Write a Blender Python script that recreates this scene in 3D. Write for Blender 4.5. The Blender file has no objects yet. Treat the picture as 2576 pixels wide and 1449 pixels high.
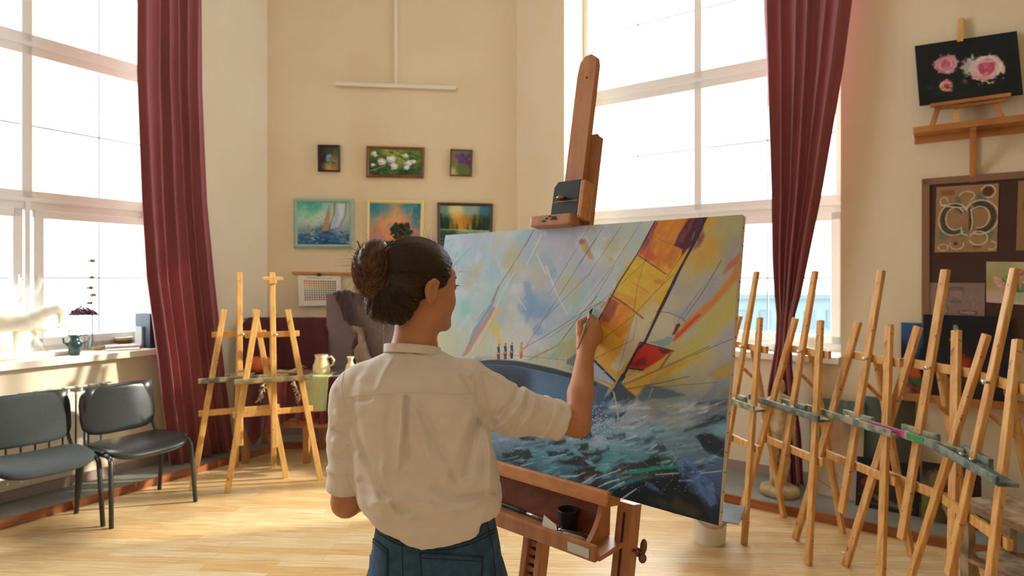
import bpy, bmesh, math, random
import numpy as np
from mathutils import Vector, Matrix, Quaternion
S = bpy.context.scene
COL = S.collection
PI = math.pi
R = math.radians
random.seed(7)
# ---------------------------------------------------------------- camera
CAMZ = 1.58; FPX = 1550.0; CX = 1288.0; HY = 698.0
cam = bpy.data.cameras.new('camera'); co = bpy.data.objects.new('camera', cam); COL.objects.link(co)
co.location = (0, 0, CAMZ); co.rotation_euler = (PI/2, 0, 0)
cam.sensor_width = 36; cam.lens = 36*FPX/2576; cam.shift_y = -(724.5-HY)/2576; cam.clip_start = .05
cam.dof.use_dof = True; cam.dof.focus_distance = 1.62; cam.dof.aperture_fstop = 4.0
S.camera = co
# ---------------------------------------------------------------- sky, sun, exposure
w = bpy.data.worlds.new('sky'); S.world = w; w.use_nodes = True
bg = w.node_tree.nodes['Background']; bg.inputs[0].default_value = (.90, .96, 1, 1); bg.inputs[1].default_value = 6.0
sun = bpy.data.lights.new('sun', 'SUN'); sun.energy = 7.5; sun.angle = R(1.6); sun.color = (1, .87, .68)
so = bpy.data.objects.new('sun', sun); COL.objects.link(so)
so.rotation_euler = Vector((-.97, -.24, -.40)).to_track_quat('-Z', 'Y').to_euler()
def area(name, loc, aim, sx, sy, e, c):
    l = bpy.data.lights.new(name, 'AREA'); l.shape = 'RECTANGLE'; l.size = sx; l.size_y = sy; l.energy = e; l.color = c
    o = bpy.data.objects.new(name, l); COL.objects.link(o); o.location = loc
    o.rotation_euler = (Vector(aim)-Vector(loc)).to_track_quat('-Z', 'Y').to_euler(); return o
# daylight entering by the two windows in view, plus an added fill lamp behind the camera
area('daylight_left', (-4.75, 4.35, 2.9), (-1.5, 2.6, 1.6), 2.6, 3.0, 130, (.97, .99, 1))
area('daylight_right', (2.05, 6.25, 2.9), (.2, 3.4, 1.4), 2.3, 3.0, 150, (1, .98, .94))
area('fill_rear', (-1.5, -3.3, 2.7), (-.8, 4, 1.7), 4.5, 2.6, 14, (1, .90, .78))
S.view_settings.view_transform = 'Standard'; S.view_settings.look = 'None'; S.view_settings.gamma = 1
S.view_settings.use_curve_mapping = False; S.view_settings.exposure = 0.0
# ---------------------------------------------------------------- helpers
def lin(c):
    return tuple(x/12.92 if x <= .04045 else ((x+.055)/1.055)**2.4 for x in c)
def rgb(h):
    h = h.lstrip('#'); return tuple(int(h[i:i+2], 16)/255 for i in (0, 2, 4))
def V(*a): return Vector(a)
def P(px, py, y):                       # point at depth y on the ray of a photo pixel
    return Vector(((px-CX)/FPX*y, y, CAMZ-(py-HY)/FPX*y))
def FL(px, py, z=0.0):                  # point of a horizontal plane
    return P(px, py, (CAMZ-z)*FPX/(py-HY))
_mats = {}
def mat(name, c, rough=.6, var=0, scale=8, bump=0, bscale=60, metal=0, c2=None, stretch=(1, 1, 1), spec=.5, sheen=0, detail=4, trans=0, sss=0, coat=0):
    if name in _mats: return _mats[name]
    m = bpy.data.materials.new(name); m.use_nodes = True; nt = m.node_tree; b = nt.nodes['Principled BSDF']
    if isinstance(c, str): c = rgb(c)
    c = lin(c)
    b.inputs['Roughness'].default_value = rough; b.inputs['Metallic'].default_value = metal
    b.inputs['Specular IOR Level'].default_value = spec
    if sheen: b.inputs['Sheen Weight'].default_value = sheen
    if coat: b.inputs['Coat Weight'].default_value = coat
    if sss:
        b.inputs['Subsurface Weight'].default_value = sss; b.inputs['Subsurface Radius'].default_value = (.012, .004, .002); b.inputs['Subsurface Scale'].default_value = 1
    b.inputs['Base Color'].default_value = (*c, 1)
    tc = nt.nodes.new('ShaderNodeTexCoord'); mp = nt.nodes.new('ShaderNodeMapping'); nt.links.new(tc.outputs['Object'], mp.inputs[0]); mp.inputs['Scale'].default_value = stretch
    if var or c2:
        n = nt.nodes.new('ShaderNodeTexNoise'); n.inputs['Scale'].default_value = scale; n.inputs['Detail'].default_value = detail
        nt.links.new(mp.outputs[0], n.inputs['Vector'])
        cr = nt.nodes.new('ShaderNodeValToRGB'); nt.links.new(n.outputs[0], cr.inputs[0])
        if c2:
            d = lin(rgb(c2) if isinstance(c2, str) else c2)
            cr.color_ramp.elements[0].position = .38; cr.color_ramp.elements[1].position = .62
        else:
            d = tuple(x*(1-var) for x in c); cr.color_ramp.elements[0].position = .3; cr.color_ramp.elements[1].position = .7
        cr.color_ramp.elements[0].color = (*d, 1); cr.color_ramp.elements[1].color = (*c, 1)
        nt.links.new(cr.outputs[0], b.inputs['Base Color'])
    if bump:
        n2 = nt.nodes.new('ShaderNodeTexNoise'); n2.inputs['Scale'].default_value = bscale; n2.inputs['Detail'].default_value = 5
        nt.links.new(mp.outputs[0], n2.inputs['Vector'])
        bp = nt.nodes.new('ShaderNodeBump'); bp.inputs['Strength'].default_value = bump; bp.inputs['Distance'].default_value = .01
        nt.links.new(n2.outputs[0], bp.inputs['Height']); nt.links.new(bp.outputs[0], b.inputs['Normal'])
    if trans:
        nt.nodes.remove(b); tb = nt.nodes.new('ShaderNodeBsdfTransparent'); gb = nt.nodes.new('ShaderNodeBsdfGlossy'); gb.inputs['Roughness'].default_value = .02
        mx = nt.nodes.new('ShaderNodeMixShader'); mx.inputs[0].default_value = trans; nt.links.new(tb.outputs[0], mx.inputs[1]); nt.links.new(gb.outputs[0], mx.inputs[2])
        tb.inputs[0].default_value = (*c, 1)
        nt.links.new(mx.outputs[0], nt.nodes['Material Output'].inputs[0])
    _mats[name] = m; return m
_frames = {}
def thing(name, label, cat, loc=(0, 0, 0), rz=0, group=None):
    o = bpy.data.objects.new(name, None); COL.objects.link(o); o.empty_display_size = .1
    o.location = loc; o.rotation_euler = (0, 0, rz); o['label'] = label; o['category'] = cat
    if group: o['group'] = group
    _frames[o.name] = Matrix.Translation(Vector(loc)) @ Matrix.Rotation(rz, 4, 'Z'); return o
def tag(o, label, cat, group=None, kind=None):
    o['label'] = label; o['category'] = cat
    if group: o['group'] = group
    if kind: o['kind'] = kind
    return o
def frame_of(o):
    m = _frames.get(o.name)
    if m is None: m = Matrix.Identity(4)
    return m
class MB:
    def __init__(s): s.v = []; s.f = []; s.sm = []
    def add(s, vs, fs, smooth=False):
        k = len(s.v); s.v += [Vector(v) for v in vs]; s.f += [[i+k for i in f] for f in fs]; s.sm += [smooth]*len(fs); return s
    def box(s, c, d, rot=None, bev=0.0):
        c = Vector(c); h = Vector(d)/2
        if bev:
            b = min(bev, min(h)*.9); vs = []; bm = bmesh.new(); bmesh.ops.create_cube(bm, size=1)
            for q in bm.verts: q.co = Vector((q.co.x*d[0], q.co.y*d[1], q.co.z*d[2]))
            bmesh.ops.bevel(bm, geom=bm.edges[:], offset=b, segments=2, profile=.6, affect='EDGES')
            bm.verts.ensure_lookup_table(); vs = [q.co.copy() for q in bm.verts]; fs = [[q.index for q in f.verts] for f in bm.faces]; bm.free()
        else:
            vs = [Vector((x*h.x, y*h.y, z*h.z)) for x in (-1, 1) for y in (-1, 1) for z in (-1, 1)]
            fs = [[0, 1, 3, 2], [4, 6, 7, 5], [0, 4, 5, 1], [2, 3, 7, 6], [0, 2, 6, 4], [1, 5, 7, 3]]
        if rot is not None: vs = [rot @ v for v in vs]
        return s.add([v+c for v in vs], fs)
    def bar(s, a, b, w, t, up=(0, 0, 1), bev=0.003, round_end=False):   # w across "up x dir", t along up
        a = Vector(a); b = Vector(b); d = (b-a); L = d.length; d.normalize(); up = Vector(up)
        x = d.cross(up)
        if x.length < 1e-4: x = d.cross(Vector((0, 1, 0)))
        x.normalize(); y = x.cross(d); m = Matrix((x, y, d)).transposed()
        return s.box((a+b)/2, (w, t, L), m, bev)
    def lathe(s, prof, seg=24, c=(0, 0, 0), rot=None, smooth=True, cap=True):
        c = Vector(c); vs = []; fs = []; n = len(prof)
        for r, z in prof:
            for k in range(seg):
                a = 2*PI*k/seg; p = Vector((r*math.cos(a), r*math.sin(a), z)); vs.append((rot @ p if rot else p)+c)
        for i in range(n-1):
            for k in range(seg):
                k2 = (k+1) % seg; fs.append([i*seg+k, i*seg+k2, (i+1)*seg+k2, (i+1)*seg+k])
        if cap: fs.append(list(range(seg))[::-1]); fs.append([(n-1)*seg+k for k in range(seg)])
        return s.add(vs, fs, smooth)
    def tube(s, pts, r, seg=8, smooth=True, cap=True):
        pts = [Vector(p) for p in pts]; n = len(pts); rs = r if isinstance(r, (list, tuple)) else [r]*n
        vs = []; fs = []; ref = None
        for i, p in enumerate(pts):
            d = (pts[min(i+1, n-1)]-pts[max(i-1, 0)]).normalized()
            if ref is None: ref = d.orthogonal().normalized()
            ref = (ref-d*ref.dot(d)); ref = ref.normalized() if ref.length > 1e-6 else d.orthogonal().normalized()
            q = d.cross(ref)
            for k in range(seg):
                a = 2*PI*k/seg; vs.append(p+(ref*math.cos(a)+q*math.sin(a))*rs[i])
        for i in range(n-1):
            for k in range(seg):
                k2 = (k+1) % seg; fs.append([i*seg+k, i*seg+k2, (i+1)*seg+k2, (i+1)*seg+k])
        if cap: fs.append(list(range(seg))[::-1]); fs.append([(n-1)*seg+k for k in range(seg)])
        return s.add(vs, fs, smooth)
    def prism(s, poly, ext):            # polygon of 3D points extruded along vector ext
        n = len(poly); a = [Vector(p) for p in poly]; e = Vector(ext); b = [p+e for p in a]
        return s.add(a+b, [list(range(n))[::-1], [n+i for i in range(n)]]+[[i, (i+1) % n, n+(i+1) % n, n+i] for i in range(n)])
    def grid(s, fn, nu, nv, smooth=True):
        vs = [fn(i/nu, j/nv) for j in range(nv+1) for i in range(nu+1)]
        return s.add(vs, [[j*(nu+1)+i, j*(nu+1)+i+1, (j+1)*(nu+1)+i+1, (j+1)*(nu+1)+i] for j in range(nv) for i in range(nu)], smooth)
    def sphere(s, c, r, seg=14, ring=8, rot=None):
        r = Vector((r, r, r)) if not isinstance(r, (tuple, list, Vector)) else Vector(r); c = Vector(c); vs = []; fs = []
        for i in range(ring+1):
            t = PI*i/ring
            for k in range(seg):
                a = 2*PI*k/seg; p = Vector((math.sin(t)*math.cos(a)*r.x, math.sin(t)*math.sin(a)*r.y, math.cos(t)*r.z)); vs.append((rot @ p if rot else p)+c)
        for i in range(ring):
            for k in range(seg): fs.append([i*seg+k, (i+1)*seg+k, (i+1)*seg+(k+1) % seg, i*seg+(k+1) % seg])
        return s.add(vs, fs, True)
    def build(s, name, m, parent=None, world=True, solid=0):
        vs = s.v
        if parent is not None and world:
            fr = _root_frame(parent).inverted(); vs = [fr @ v for v in vs]
        me = bpy.data.meshes.new(name); me.from_pydata([tuple(v) for v in vs], [], s.f)
        me.polygons.foreach_set('use_smooth', s.sm)
        bm = bmesh.new(); bm.from_mesh(me); bmesh.ops.recalc_face_normals(bm, faces=bm.faces); bm.to_mesh(me); bm.free()
        me.update(); o = bpy.data.objects.new(name, me); COL.objects.link(o)
        if m: me.materials.append(m)
        if parent is not None: o.parent = parent
        if solid:
            md = o.modifiers.new('solid', 'SOLIDIFY'); md.thickness = solid; md.offset = 0
        return o
def _root_frame(o):
    while o.parent is not None: o = o.parent
    return frame_of(o)
def struct(o): o['kind'] = 'structure'; return o
def raw_mesh(name, vs, fs, m, parent=None, smooth=True):
    me = bpy.data.meshes.new(name)
    if parent is not None:
        fr = np.array(_root_frame(parent).inverted()); vs = vs @ fr[:3, :3].T + fr[:3, 3]
    me.from_pydata(vs.tolist(), [], fs.tolist()); me.polygons.foreach_set('use_smooth', [smooth]*len(fs)); me.update()
    o = bpy.data.objects.new(name, me); COL.objects.link(o); me.materials.append(m)
    if parent is not None: o.parent = parent
    return o
def copy_tree(o, loc=None, rz=None, label=None, par=None):
    c = o.copy(); COL.objects.link(c)
    if par is not None: c.parent = par
    for ch in list(o.children): copy_tree(ch, par=c)
    if loc is not None:
        c.location = loc
        if rz is not None: c.rotation_euler = (0, 0, rz)
        _frames[c.name] = Matrix.Translation(Vector(loc)) @ Matrix.Rotation(rz or 0, 4, 'Z')
    if label: c['label'] = label
    return c
# ---- implicit surfaces (distance fields in numpy turned into one continuous mesh)
def smin(a, b, k):
    h = np.clip(.5+.5*(b-a)/k, 0, 1); return b*(1-h)+a*h-k*h*(1-h)
def smax(a, b, k): return -smin(-a, -b, k)
def cap(X, a, b, ra, rb, flat=None):    # tapered capsule
    a = np.array(a, float); b = np.array(b, float); ab = b-a; q = X-a
    t = np.clip((q @ ab)/(ab @ ab), 0, 1); d = q-t[..., None]*ab
    return np.sqrt((d**2).sum(-1))-(ra+(rb-ra)*t)
def ell(X, c, r, M=None):
    q = X-np.array(c, float)
    if M is not None: q = q @ M
    r = np.array(r, float); k0 = np.sqrt(((q/r)**2).sum(-1)); k1 = np.sqrt(((q/r**2)**2).sum(-1))+1e-9
    return k0*(k0-1)/k1
def surf(fn, lo, hi, h):                # naive surface nets
    lo = np.array(lo, float); n = np.ceil((np.array(hi)-lo)/h).astype(int)+1
    ax = [lo[i]+h*np.arange(n[i]) for i in range(3)]
    D = np.empty(n, np.float32)
    for i in range(0, n[0], 16):
        X = np.stack(np.meshgrid(ax[0][i:i+16], ax[1], ax[2], indexing='ij'), -1); D[i:i+16] = fn(X)
    c = n-1; acc = np.zeros((*c, 3), np.float32); cnt = np.zeros(c, np.float32)
    sl = lambda o: tuple(slice(o[k], o[k]+c[k]) for k in range(3))
    corners = [(i, j, k) for i in (0, 1) for j in (0, 1) for k in (0, 1)]
    for a in corners:
        for d in range(3):
            if a[d] == 0:
                b = list(a); b[d] = 1; A = D[sl(a)]; B = D[sl(b)]; m = (A < 0) != (B < 0)
                t = np.where(m, A/np.where(m, A-B, 1), 0)
                for e in range(3): acc[..., e] += m*(a[e]+(t if e == d else 0))
                cnt += m
    act = cnt > 0; idx = -np.ones(c, np.int64); idx[act] = np.arange(act.sum())
    g = np.stack(np.nonzero(act), -1); vs = lo+h*(g+acc[act]/cnt[act][:, None])
    fs = []
    for d in range(3):
        s0 = [slice(1, c[k]) for k in range(3)]; s0[d] = slice(0, c[d]); s1 = list(s0)
        s1[d] = slice(1, c[d]+1); A = D[tuple(s0)]; B = D[tuple(s1)]; m = (A < 0) != (B < 0)
        ii = np.stack(np.nonzero(m), -1); off = np.array([1 if k != d else 0 for k in range(3)]); ii = ii+off
        e1, e2 = [k for k in range(3) if k != d]; E1 = np.eye(3, dtype=int)[e1]; E2 = np.eye(3, dtype=int)[e2]
        q = np.stack([idx[tuple((ii-x).T)] for x in (E1*0, E1, E1+E2, E2)], -1)
        inside = A[m] < 0; par = (d == 1)
        flip = inside ^ par
        q[flip] = q[flip][:, ::-1]; fs.append(q[(q >= 0).all(-1)])
    fs = np.concatenate(fs)
    return vs, fs[:, ::-1]
def vnoise(X, s, seed=0):               # cheap smooth 3D noise, about -1..1
    r = np.random.RandomState(seed); o = 0
    for k in range(5):
        d = r.normal(size=3); d /= np.linalg.norm(d); d2 = r.normal(size=3)
        o = o+np.sin((X @ d)*s*(1+.35*k)+r.uniform(0, 6.3)+1.3*np.sin((X @ d2)*s*.5+r.uniform(0, 6.3)))
    return o/3.2
# ================================================================ painter: pictures are computed as arrays and stored as vertex colours of real panels
def homog(src, dst):
    A = []
    for (x, y), (u, v) in zip(src, dst):
        A.append([x, y, 1, 0, 0, 0, -u*x, -u*y, -u]); A.append([0, 0, 0, x, y, 1, -v*x, -v*y, -v])
    return np.linalg.svd(np.array(A, float))[2][-1].reshape(3, 3)
def hexa(h): return np.array(rgb(h) if isinstance(h, str) else h, np.float32)
class Paint:
    def __init__(s, w, h, bg='#888888', quad=None, seed=1):
        s.w, s.h = w, h; s.a = np.ones((h, w, 3), np.float32)*hexa(bg); s.rs = np.random.RandomState(seed)
        s.yy, s.xx = np.mgrid[0:h, 0:w].astype(np.float32)
        s.H = homog(quad, [(0, 0), (w, 0), (w, h), (0, h)]) if quad else np.diag([w, h, 1.0])
        s.n1 = s.noise(9, 3); s.n2 = s.noise(30, 4)
    def noise(s, cells, seed):
        r = np.random.RandomState(seed); o = np.zeros((s.h, s.w), np.float32); amp = 1; tot = 0
        for k in range(4):
            c = cells*2**k; g = r.rand(int(c*s.h/s.w)+3, c+3).astype(np.float32)
            x = s.xx/s.w*c; y = s.yy/s.w*c; xi = x.astype(int); yi = y.astype(int); fx = x-xi; fy = y-yi; fx = fx*fx*(3-2*fx); fy = fy*fy*(3-2*fy)
            o += amp*((g[yi, xi]*(1-fx)+g[yi, xi+1]*fx)*(1-fy)+(g[yi+1, xi]*(1-fx)+g[yi+1, xi+1]*fx)*fy); tot += amp; amp *= .55
        return o/tot
    def T(s, pts):
        p = np.array([(x, y, 1) for x, y in pts], float) @ s.H.T; return p[:, :2]/p[:, 2:]
    def base(s, cps, sig=.09):
        q = s.T([(c[0], c[1]) for c in cps]); cols = np.array([hexa(c[2]) for c in cps]); dx = (s.n1-.5)*s.w*.10; dy = (s.n2-.5)*s.w*.06
        num = np.zeros_like(s.a); den = np.zeros((s.h, s.w), np.float32)+1e-12
        for (x, y), c in zip(q, cols):
            d = ((s.xx+dx-x)**2+(s.yy+dy-y)**2)/(s.w*sig)**2; k = np.exp(-d/2)+1e-4/(1+d*d); num += k[..., None]*c; den += k
        s.a = (num/den[..., None]).astype(np.float32)
    def _mix(s, sl, al, col): s.a[sl] += al[..., None]*(hexa(col)-s.a[sl])
    def _bb(s, q, m):
        x0, y0 = np.floor(q.min(0)-m).astype(int); x1, y1 = np.ceil(q.max(0)+m).astype(int)+1
        x0, x1 = max(x0, 0), min(x1, s.w); y0, y1 = max(y0, 0), min(y1, s.h)
        return None if x0 >= x1 or y0 >= y1 else (slice(y0, y1), slice(x0, x1))
    def poly(s, pts, col, a=1, soft=1.2, rag=0):
        q = s.T(pts); sl = s._bb(q, soft+rag)
        if sl is None: return
        X = s.xx[sl]; Y = s.yy[sl]; ins = np.zeros(X.shape, bool); dm = np.full(X.shape, 1e9, np.float32); n = len(q)
        for i in range(n):
            (x0, y0), (x1, y1) = q[i], q[(i+1) % n]; ex, ey = x1-x0, y1-y0
            t = np.clip(((X-x0)*ex+(Y-y0)*ey)/(ex*ex+ey*ey+1e-9), 0, 1); dm = np.minimum(dm, (X-x0-t*ex)**2+(Y-y0-t*ey)**2)
            ins ^= ((y0 > Y) != (y1 > Y)) & (X < (x1-x0)*(Y-y0)/(y1-y0+1e-9)+x0)
        sd = np.sqrt(dm)*np.where(ins, 1, -1)+(s.n2[sl]-.5)*rag*3
        s._mix(sl, np.clip(.5+sd/soft, 0, 1)*a, col)
    def line(s, pts, w, col, a=1, soft=.8, rag=0):
        q = s.T(pts); sl = s._bb(q, w+soft+rag)
        if sl is None: return
        X = s.xx[sl]; Y = s.yy[sl]; dm = np.full(X.shape, 1e9, np.float32); n = len(q); W = w if isinstance(w, (int, float)) else w
        for i in range(n-1):
            (x0, y0), (x1, y1) = q[i], q[i+1]; ex, ey = x1-x0, y1-y0
            t = np.clip(((X-x0)*ex+(Y-y0)*ey)/(ex*ex+ey*ey+1e-9), 0, 1); dm = np.minimum(dm, (X-x0-t*ex)**2+(Y-y0-t*ey)**2)
        al = np.clip(.5+(W/2-np.sqrt(dm)+(s.n2[sl]-.5)*rag*3)/soft, 0, 1)*min(1, .35+W)
        s._mix(sl, al*a, col)
    def blob(s, c, r, col, a=1, ang=0, soft=.6, rag=.5):
        (x, y), = s.T([c]); (x2, y2), = s.T([(c[0]+r[0], c[1])]); (x3, y3), = s.T([(c[0], c[1]+r[1])])
        rx = abs(x2-x)+1e-6; ry = abs(y3-y)+1e-6; m = max(rx, ry)*1.8
        sl = s._bb(np.array([[x, y]]), m)
        if sl is None: return
        X = s.xx[sl]-x; Y = s.yy[sl]-y; ca, sa = math.cos(R(ang)), math.sin(R(ang)); U = (X*ca+Y*sa)/rx; W = (-X*sa+Y*ca)/ry
        d = np.sqrt(U*U+W*W)+(s.n2[sl]-.5)*rag*2
        s._mix(sl, np.clip((1-d)/soft+.5, 0, 1)*a, col)
    def strokes(s, n, box, ang, L, W, cols, a=.8, jit=12, pts=None):
        for k in range(n):
            x = s.rs.uniform(box[0], box[2]); y = s.rs.uniform(box[1], box[3]); t = R(ang+s.rs.normal()*jit); l = L*s.rs.uniform(.4, 1.3)/2
            if pts and not pts(x, y): continue
            s.line([(x-math.cos(t)*l, y-math.sin(t)*l), (x, y+l*.05), (x+math.cos(t)*l, y+math.sin(t)*l)], W*s.rs.uniform(.4, 1.3), cols[s.rs.randint(len(cols))], a*s.rs.uniform(.4, 1), soft=W*.7+.6, rag=W*.7)
    def grain(s, amt=.02):
        s.a += (s.rs.rand(s.h, s.w, 1).astype(np.float32)-.5)*amt*2; s.a += (s.n2[..., None]-.5)*amt*2
_pm = {}
def paint_mat(rough, bump):
    k = (rough, bump)
    if k in _pm: return _pm[k]
    m = bpy.data.materials.new('painted_surface'); m.use_nodes = True; nt = m.node_tree; b = nt.nodes['Principled BSDF']; L = nt.links.new
    at = nt.nodes.new('ShaderNodeAttribute'); at.attribute_name = 'Col'; L(at.outputs['Color'], b.inputs['Base Color']); b.inputs['Roughness'].default_value = rough
    b.inputs['Specular IOR Level'].default_value = .3
    tc = nt.nodes.new('ShaderNodeTexCoord'); n = nt.nodes.new('ShaderNodeTexNoise'); n.inputs['Scale'].default_value = 260; L(tc.outputs['Object'], n.inputs['Vector'])
    ad = nt.nodes.new('ShaderNodeMath'); ad.operation = 'MULTIPLY_ADD'; L(at.outputs['Fac'], ad.inputs[0]); ad.inputs[1].default_value = .6; L(n.outputs[0], ad.inputs[2])
    bp = nt.nodes.new('ShaderNodeBump'); bp.inputs['Strength'].default_value = bump; bp.inputs['Distance'].default_value = .002; L(ad.outputs[0], bp.inputs['Height']); L(bp.outputs[0], b.inputs['Normal'])
    _pm[k] = m; return m
def panel(name, tl, tr, br, bl, pa, parent, rough=.5, bump=.2):
    tl, tr, br, bl = [np.array(p, float) for p in (tl, tr, br, bl)]; h, w_ = pa.h, pa.w
    u = np.linspace(0, 1, w_)[None, :, None]; v = np.linspace(0, 1, h)[:, None, None]
    X = (tl*(1-u)+tr*u)*(1-v)+(bl*(1-u)+br*u)*v; X = X.reshape(-1, 3)
    if parent is not None:
        fr = np.array(_root_frame(parent).inverted()); X = X @ fr[:3, :3].T+fr[:3, 3]
    i = np.arange(w_*h).reshape(h, w_); Q = np.stack([i[:-1, :-1], i[1:, :-1], i[1:, 1:], i[:-1, 1:]], -1).reshape(-1, 4)
    me = bpy.data.meshes.new(name); me.vertices.add(len(X)); me.vertices.foreach_set('co', X.astype(np.float32).ravel())
    me.loops.add(Q.size); me.loops.foreach_set('vertex_index', Q.ravel().astype(np.int32)); me.polygons.add(len(Q))
    me.polygons.foreach_set('loop_start', np.arange(0, Q.size, 4, dtype=np.int32))
    me.update(calc_edges=True); me.validate()
    c = np.clip(pa.a, 0, 1).reshape(-1, 3); c = np.where(c <= .04045, c/12.92, ((c+.055)/1.055)**2.4)
    ca = me.color_attributes.new('Col', 'FLOAT_COLOR', 'POINT'); ca.data.foreach_set('color', np.concatenate([c, np.ones((len(c), 1))], 1).astype(np.float32).ravel())
    me.materials.append(paint_mat(rough, bump)); o = bpy.data.objects.new(name, me); COL.objects.link(o)
    if parent is not None: o.parent = parent
    return o
def framed(name, label, cat, tl, tr, br, bl, pa, n, depth=.02, fw=0, fcol=None, group=None, edge=None, lip=.008):
    """flat work with real thickness: body behind the picture surface, optional moulded frame (n = outward normal)"""
    tl, tr, br, bl = map(Vector, (tl, tr, br, bl)); n = n.normalized(); base = (bl+br)/2
    t = thing(name, label, cat, base, 0, group)
    U = (tr-tl).normalized(); W = (bl-tl).normalized()
    i = [tl+(U+W)*fw, tr+(W-U)*fw, br-(U+W)*fw, bl+(U-W)*fw] if fw else [tl, tr, br, bl]
    panel('painted_canvas' if pa.w > 40 else 'sheet', *[p+n*.0012 for p in i], pa, t)
    MB().prism([p-n*depth for p in i], n*depth).build('backing', edge or mat('canvas_edge', '#d8d2c6', .8), t)
    if fw:
        mb = MB(); o = [tl, tr, br, bl]
        for k in range(4):
            k2 = (k+1) % 4; mid = [(o[j]*.45+i[j]*.55) for j in (k, k2)]
            vs = [o[k]-n*depth, o[k2]-n*depth, o[k2]+n*lip*.6, o[k]+n*lip*.6, mid[0]+n*(lip+.006), mid[1]+n*(lip+.006), i[k]+n*.004, i[k2]+n*.004, i[k]-n*depth, i[k2]-n*depth]
            mb.add(vs, [[0, 1, 2, 3], [3, 2, 5, 4], [4, 5, 7, 6], [6, 7, 9, 8]])
        mb.build('frame', fcol, t)
    return t
# ================================================================ the room
C_L = Vector((-2.34, 5.98, 0)); C_R = Vector((.05, 6.15, 0))       # corners of the back wall
DL = Vector((.515, .857, 0)).normalized(); O_L = Vector((-3.46, 4.17, 0)); NL = Vector((.857, -.515, 0)).normalized()
DR = Vector((.814, -.581, 0)).normalized(); O_R = C_R.copy(); NR = Vector((-.581, -.814, 0)).normalized()
DB = (C_R-C_L).normalized(); NB = Vector((DB.y, -DB.x, 0))
HC = 5.3
def on(O, D, px, py, off=0.0, N=None):  # pixel ray meets a vertical wall plane (pushed off along N)
    Oo = O+(N*off if N else Vector((0, 0, 0))); r = (px-CX)/FPX
    t = (r*Oo.y-Oo.x)/(D.x-r*D.y); y = Oo.y+t*D.y
    return P(px, py, y)
def WL(px, py, off=0): return on(O_L, DL, px, py, off, NL)
def WR(px, py, off=0): return on(O_R, DR, px, py, off, NR)
def WB(px, py, off=0): return on(C_L, DB, px, py, off, NB)
m_wall = mat('wall_paint', '#e8d8bc', .85, c2='#e5d3b5', scale=1.7, bump=.12, bscale=90)
m_wall2 = mat('wall_paint_light', '#e7dbc6', .85, c2='#e4d7c0', scale=1.7, bump=.12, bscale=90)
m_frame = mat('window_plastic', '#e9e7e6', .35)
m_ceil = mat('ceiling_paint', '#e8dfcd', .9)
m_glass = mat('window_glass', (.97, .99, 1), trans=.06)
# floor: procedural parquet
def floor_mat():
    m = bpy.data.materials.new('parquet'); m.use_nodes = True; nt = m.node_tree; b = nt.nodes['Principled BSDF']; L = nt.links.new
    tc = nt.nodes.new('ShaderNodeTexCoord'); mp = nt.nodes.new('ShaderNodeMapping'); mp.inputs['Rotation'].default_value = (0, 0, R(3)); L(tc.outputs['Object'], mp.inputs[0])
    br = nt.nodes.new('ShaderNodeTexBrick'); L(mp.outputs[0], br.inputs[0]); br.inputs['Scale'].default_value = 1
    br.inputs['Brick Width'].default_value = .62; br.inputs['Row Height'].default_value = .075; br.inputs['Mortar Size'].default_value = .0009; br.inputs['Mortar Smooth'].default_value = .2
    br.inputs['Color1'].default_value = (*lin(rgb('#e9d1a6')), 1); br.inputs['Color2'].default_value = (*lin(rgb('#ddb780')), 1); br.inputs['Mortar'].default_value = (*lin(rgb('#bf935c')), 1); br.offset = .37
    mp2 = nt.nodes.new('ShaderNodeMapping'); mp2.inputs['Scale'].default_value = (1.6, 22, 1); L(mp.outputs[0], mp2.inputs[0])
    n = nt.nodes.new('ShaderNodeTexNoise'); n.inputs['Scale'].default_value = 3; n.inputs['Detail'].default_value = 6; L(mp2.outputs[0], n.inputs['Vector'])
    n3 = nt.nodes.new('ShaderNodeTexNoise'); n3.inputs['Scale'].default_value = 1.1; n3.inputs['Detail'].default_value = 2; L(mp.outputs[0], n3.inputs['Vector'])
    mx = nt.nodes.new('ShaderNodeMixRGB'); mx.blend_type = 'MULTIPLY'; mx.inputs[0].default_value = .75
    cr = nt.nodes.new('ShaderNodeValToRGB'); cr.color_ramp.elements[0].position = .3; cr.color_ramp.elements[0].color = (.66, .55, .42, 1); cr.color_ramp.elements[1].position = .62; cr.color_ramp.elements[1].color = (1, 1, 1, 1)
    L(n.outputs[0], cr.inputs[0]); L(br.outputs[0], mx.inputs[1]); L(cr.outputs[0], mx.inputs[2]); L(mx.outputs[0], b.inputs['Base Color'])
    b.inputs['Roughness'].default_value = .33; b.inputs['Specular IOR Level'].default_value = .45
    bp = nt.nodes.new('ShaderNodeBump'); bp.inputs['Strength'].default_value = .08; bp.inputs['Distance'].default_value = .004; L(n.outputs[0], bp.inputs['Height']); L(bp.outputs[0], b.inputs['Normal'])
    return m
m_floor = floor_mat()
END_L = O_L+DL*(-5.2); END_R = O_R+DR*6.2
REAR = -3.9
RL = Vector((END_L.x, REAR, 0)); RR = Vector((END_R.x, REAR, 0))
outline = [END_L, C_L, C_R, END_R, RR, RL]
big = [Vector((END_L.x-1, REAR-.3, 0)), Vector((END_L.x-1, 7.2, 0)), Vector((END_R.x+.6, 7.2, 0)), Vector((END_R.x+.6, REAR-.3, 0))]
f = MB().prism([v+V(0, 0, -.1) for v in outline], (0, 0, .1)).build('floor', m_floor); struct(f)
c = MB().prism([v+V(0, 0, HC) for v in big], (0, 0, .15)).build('ceiling', m_ceil); struct(c)
TH = .5
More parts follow.
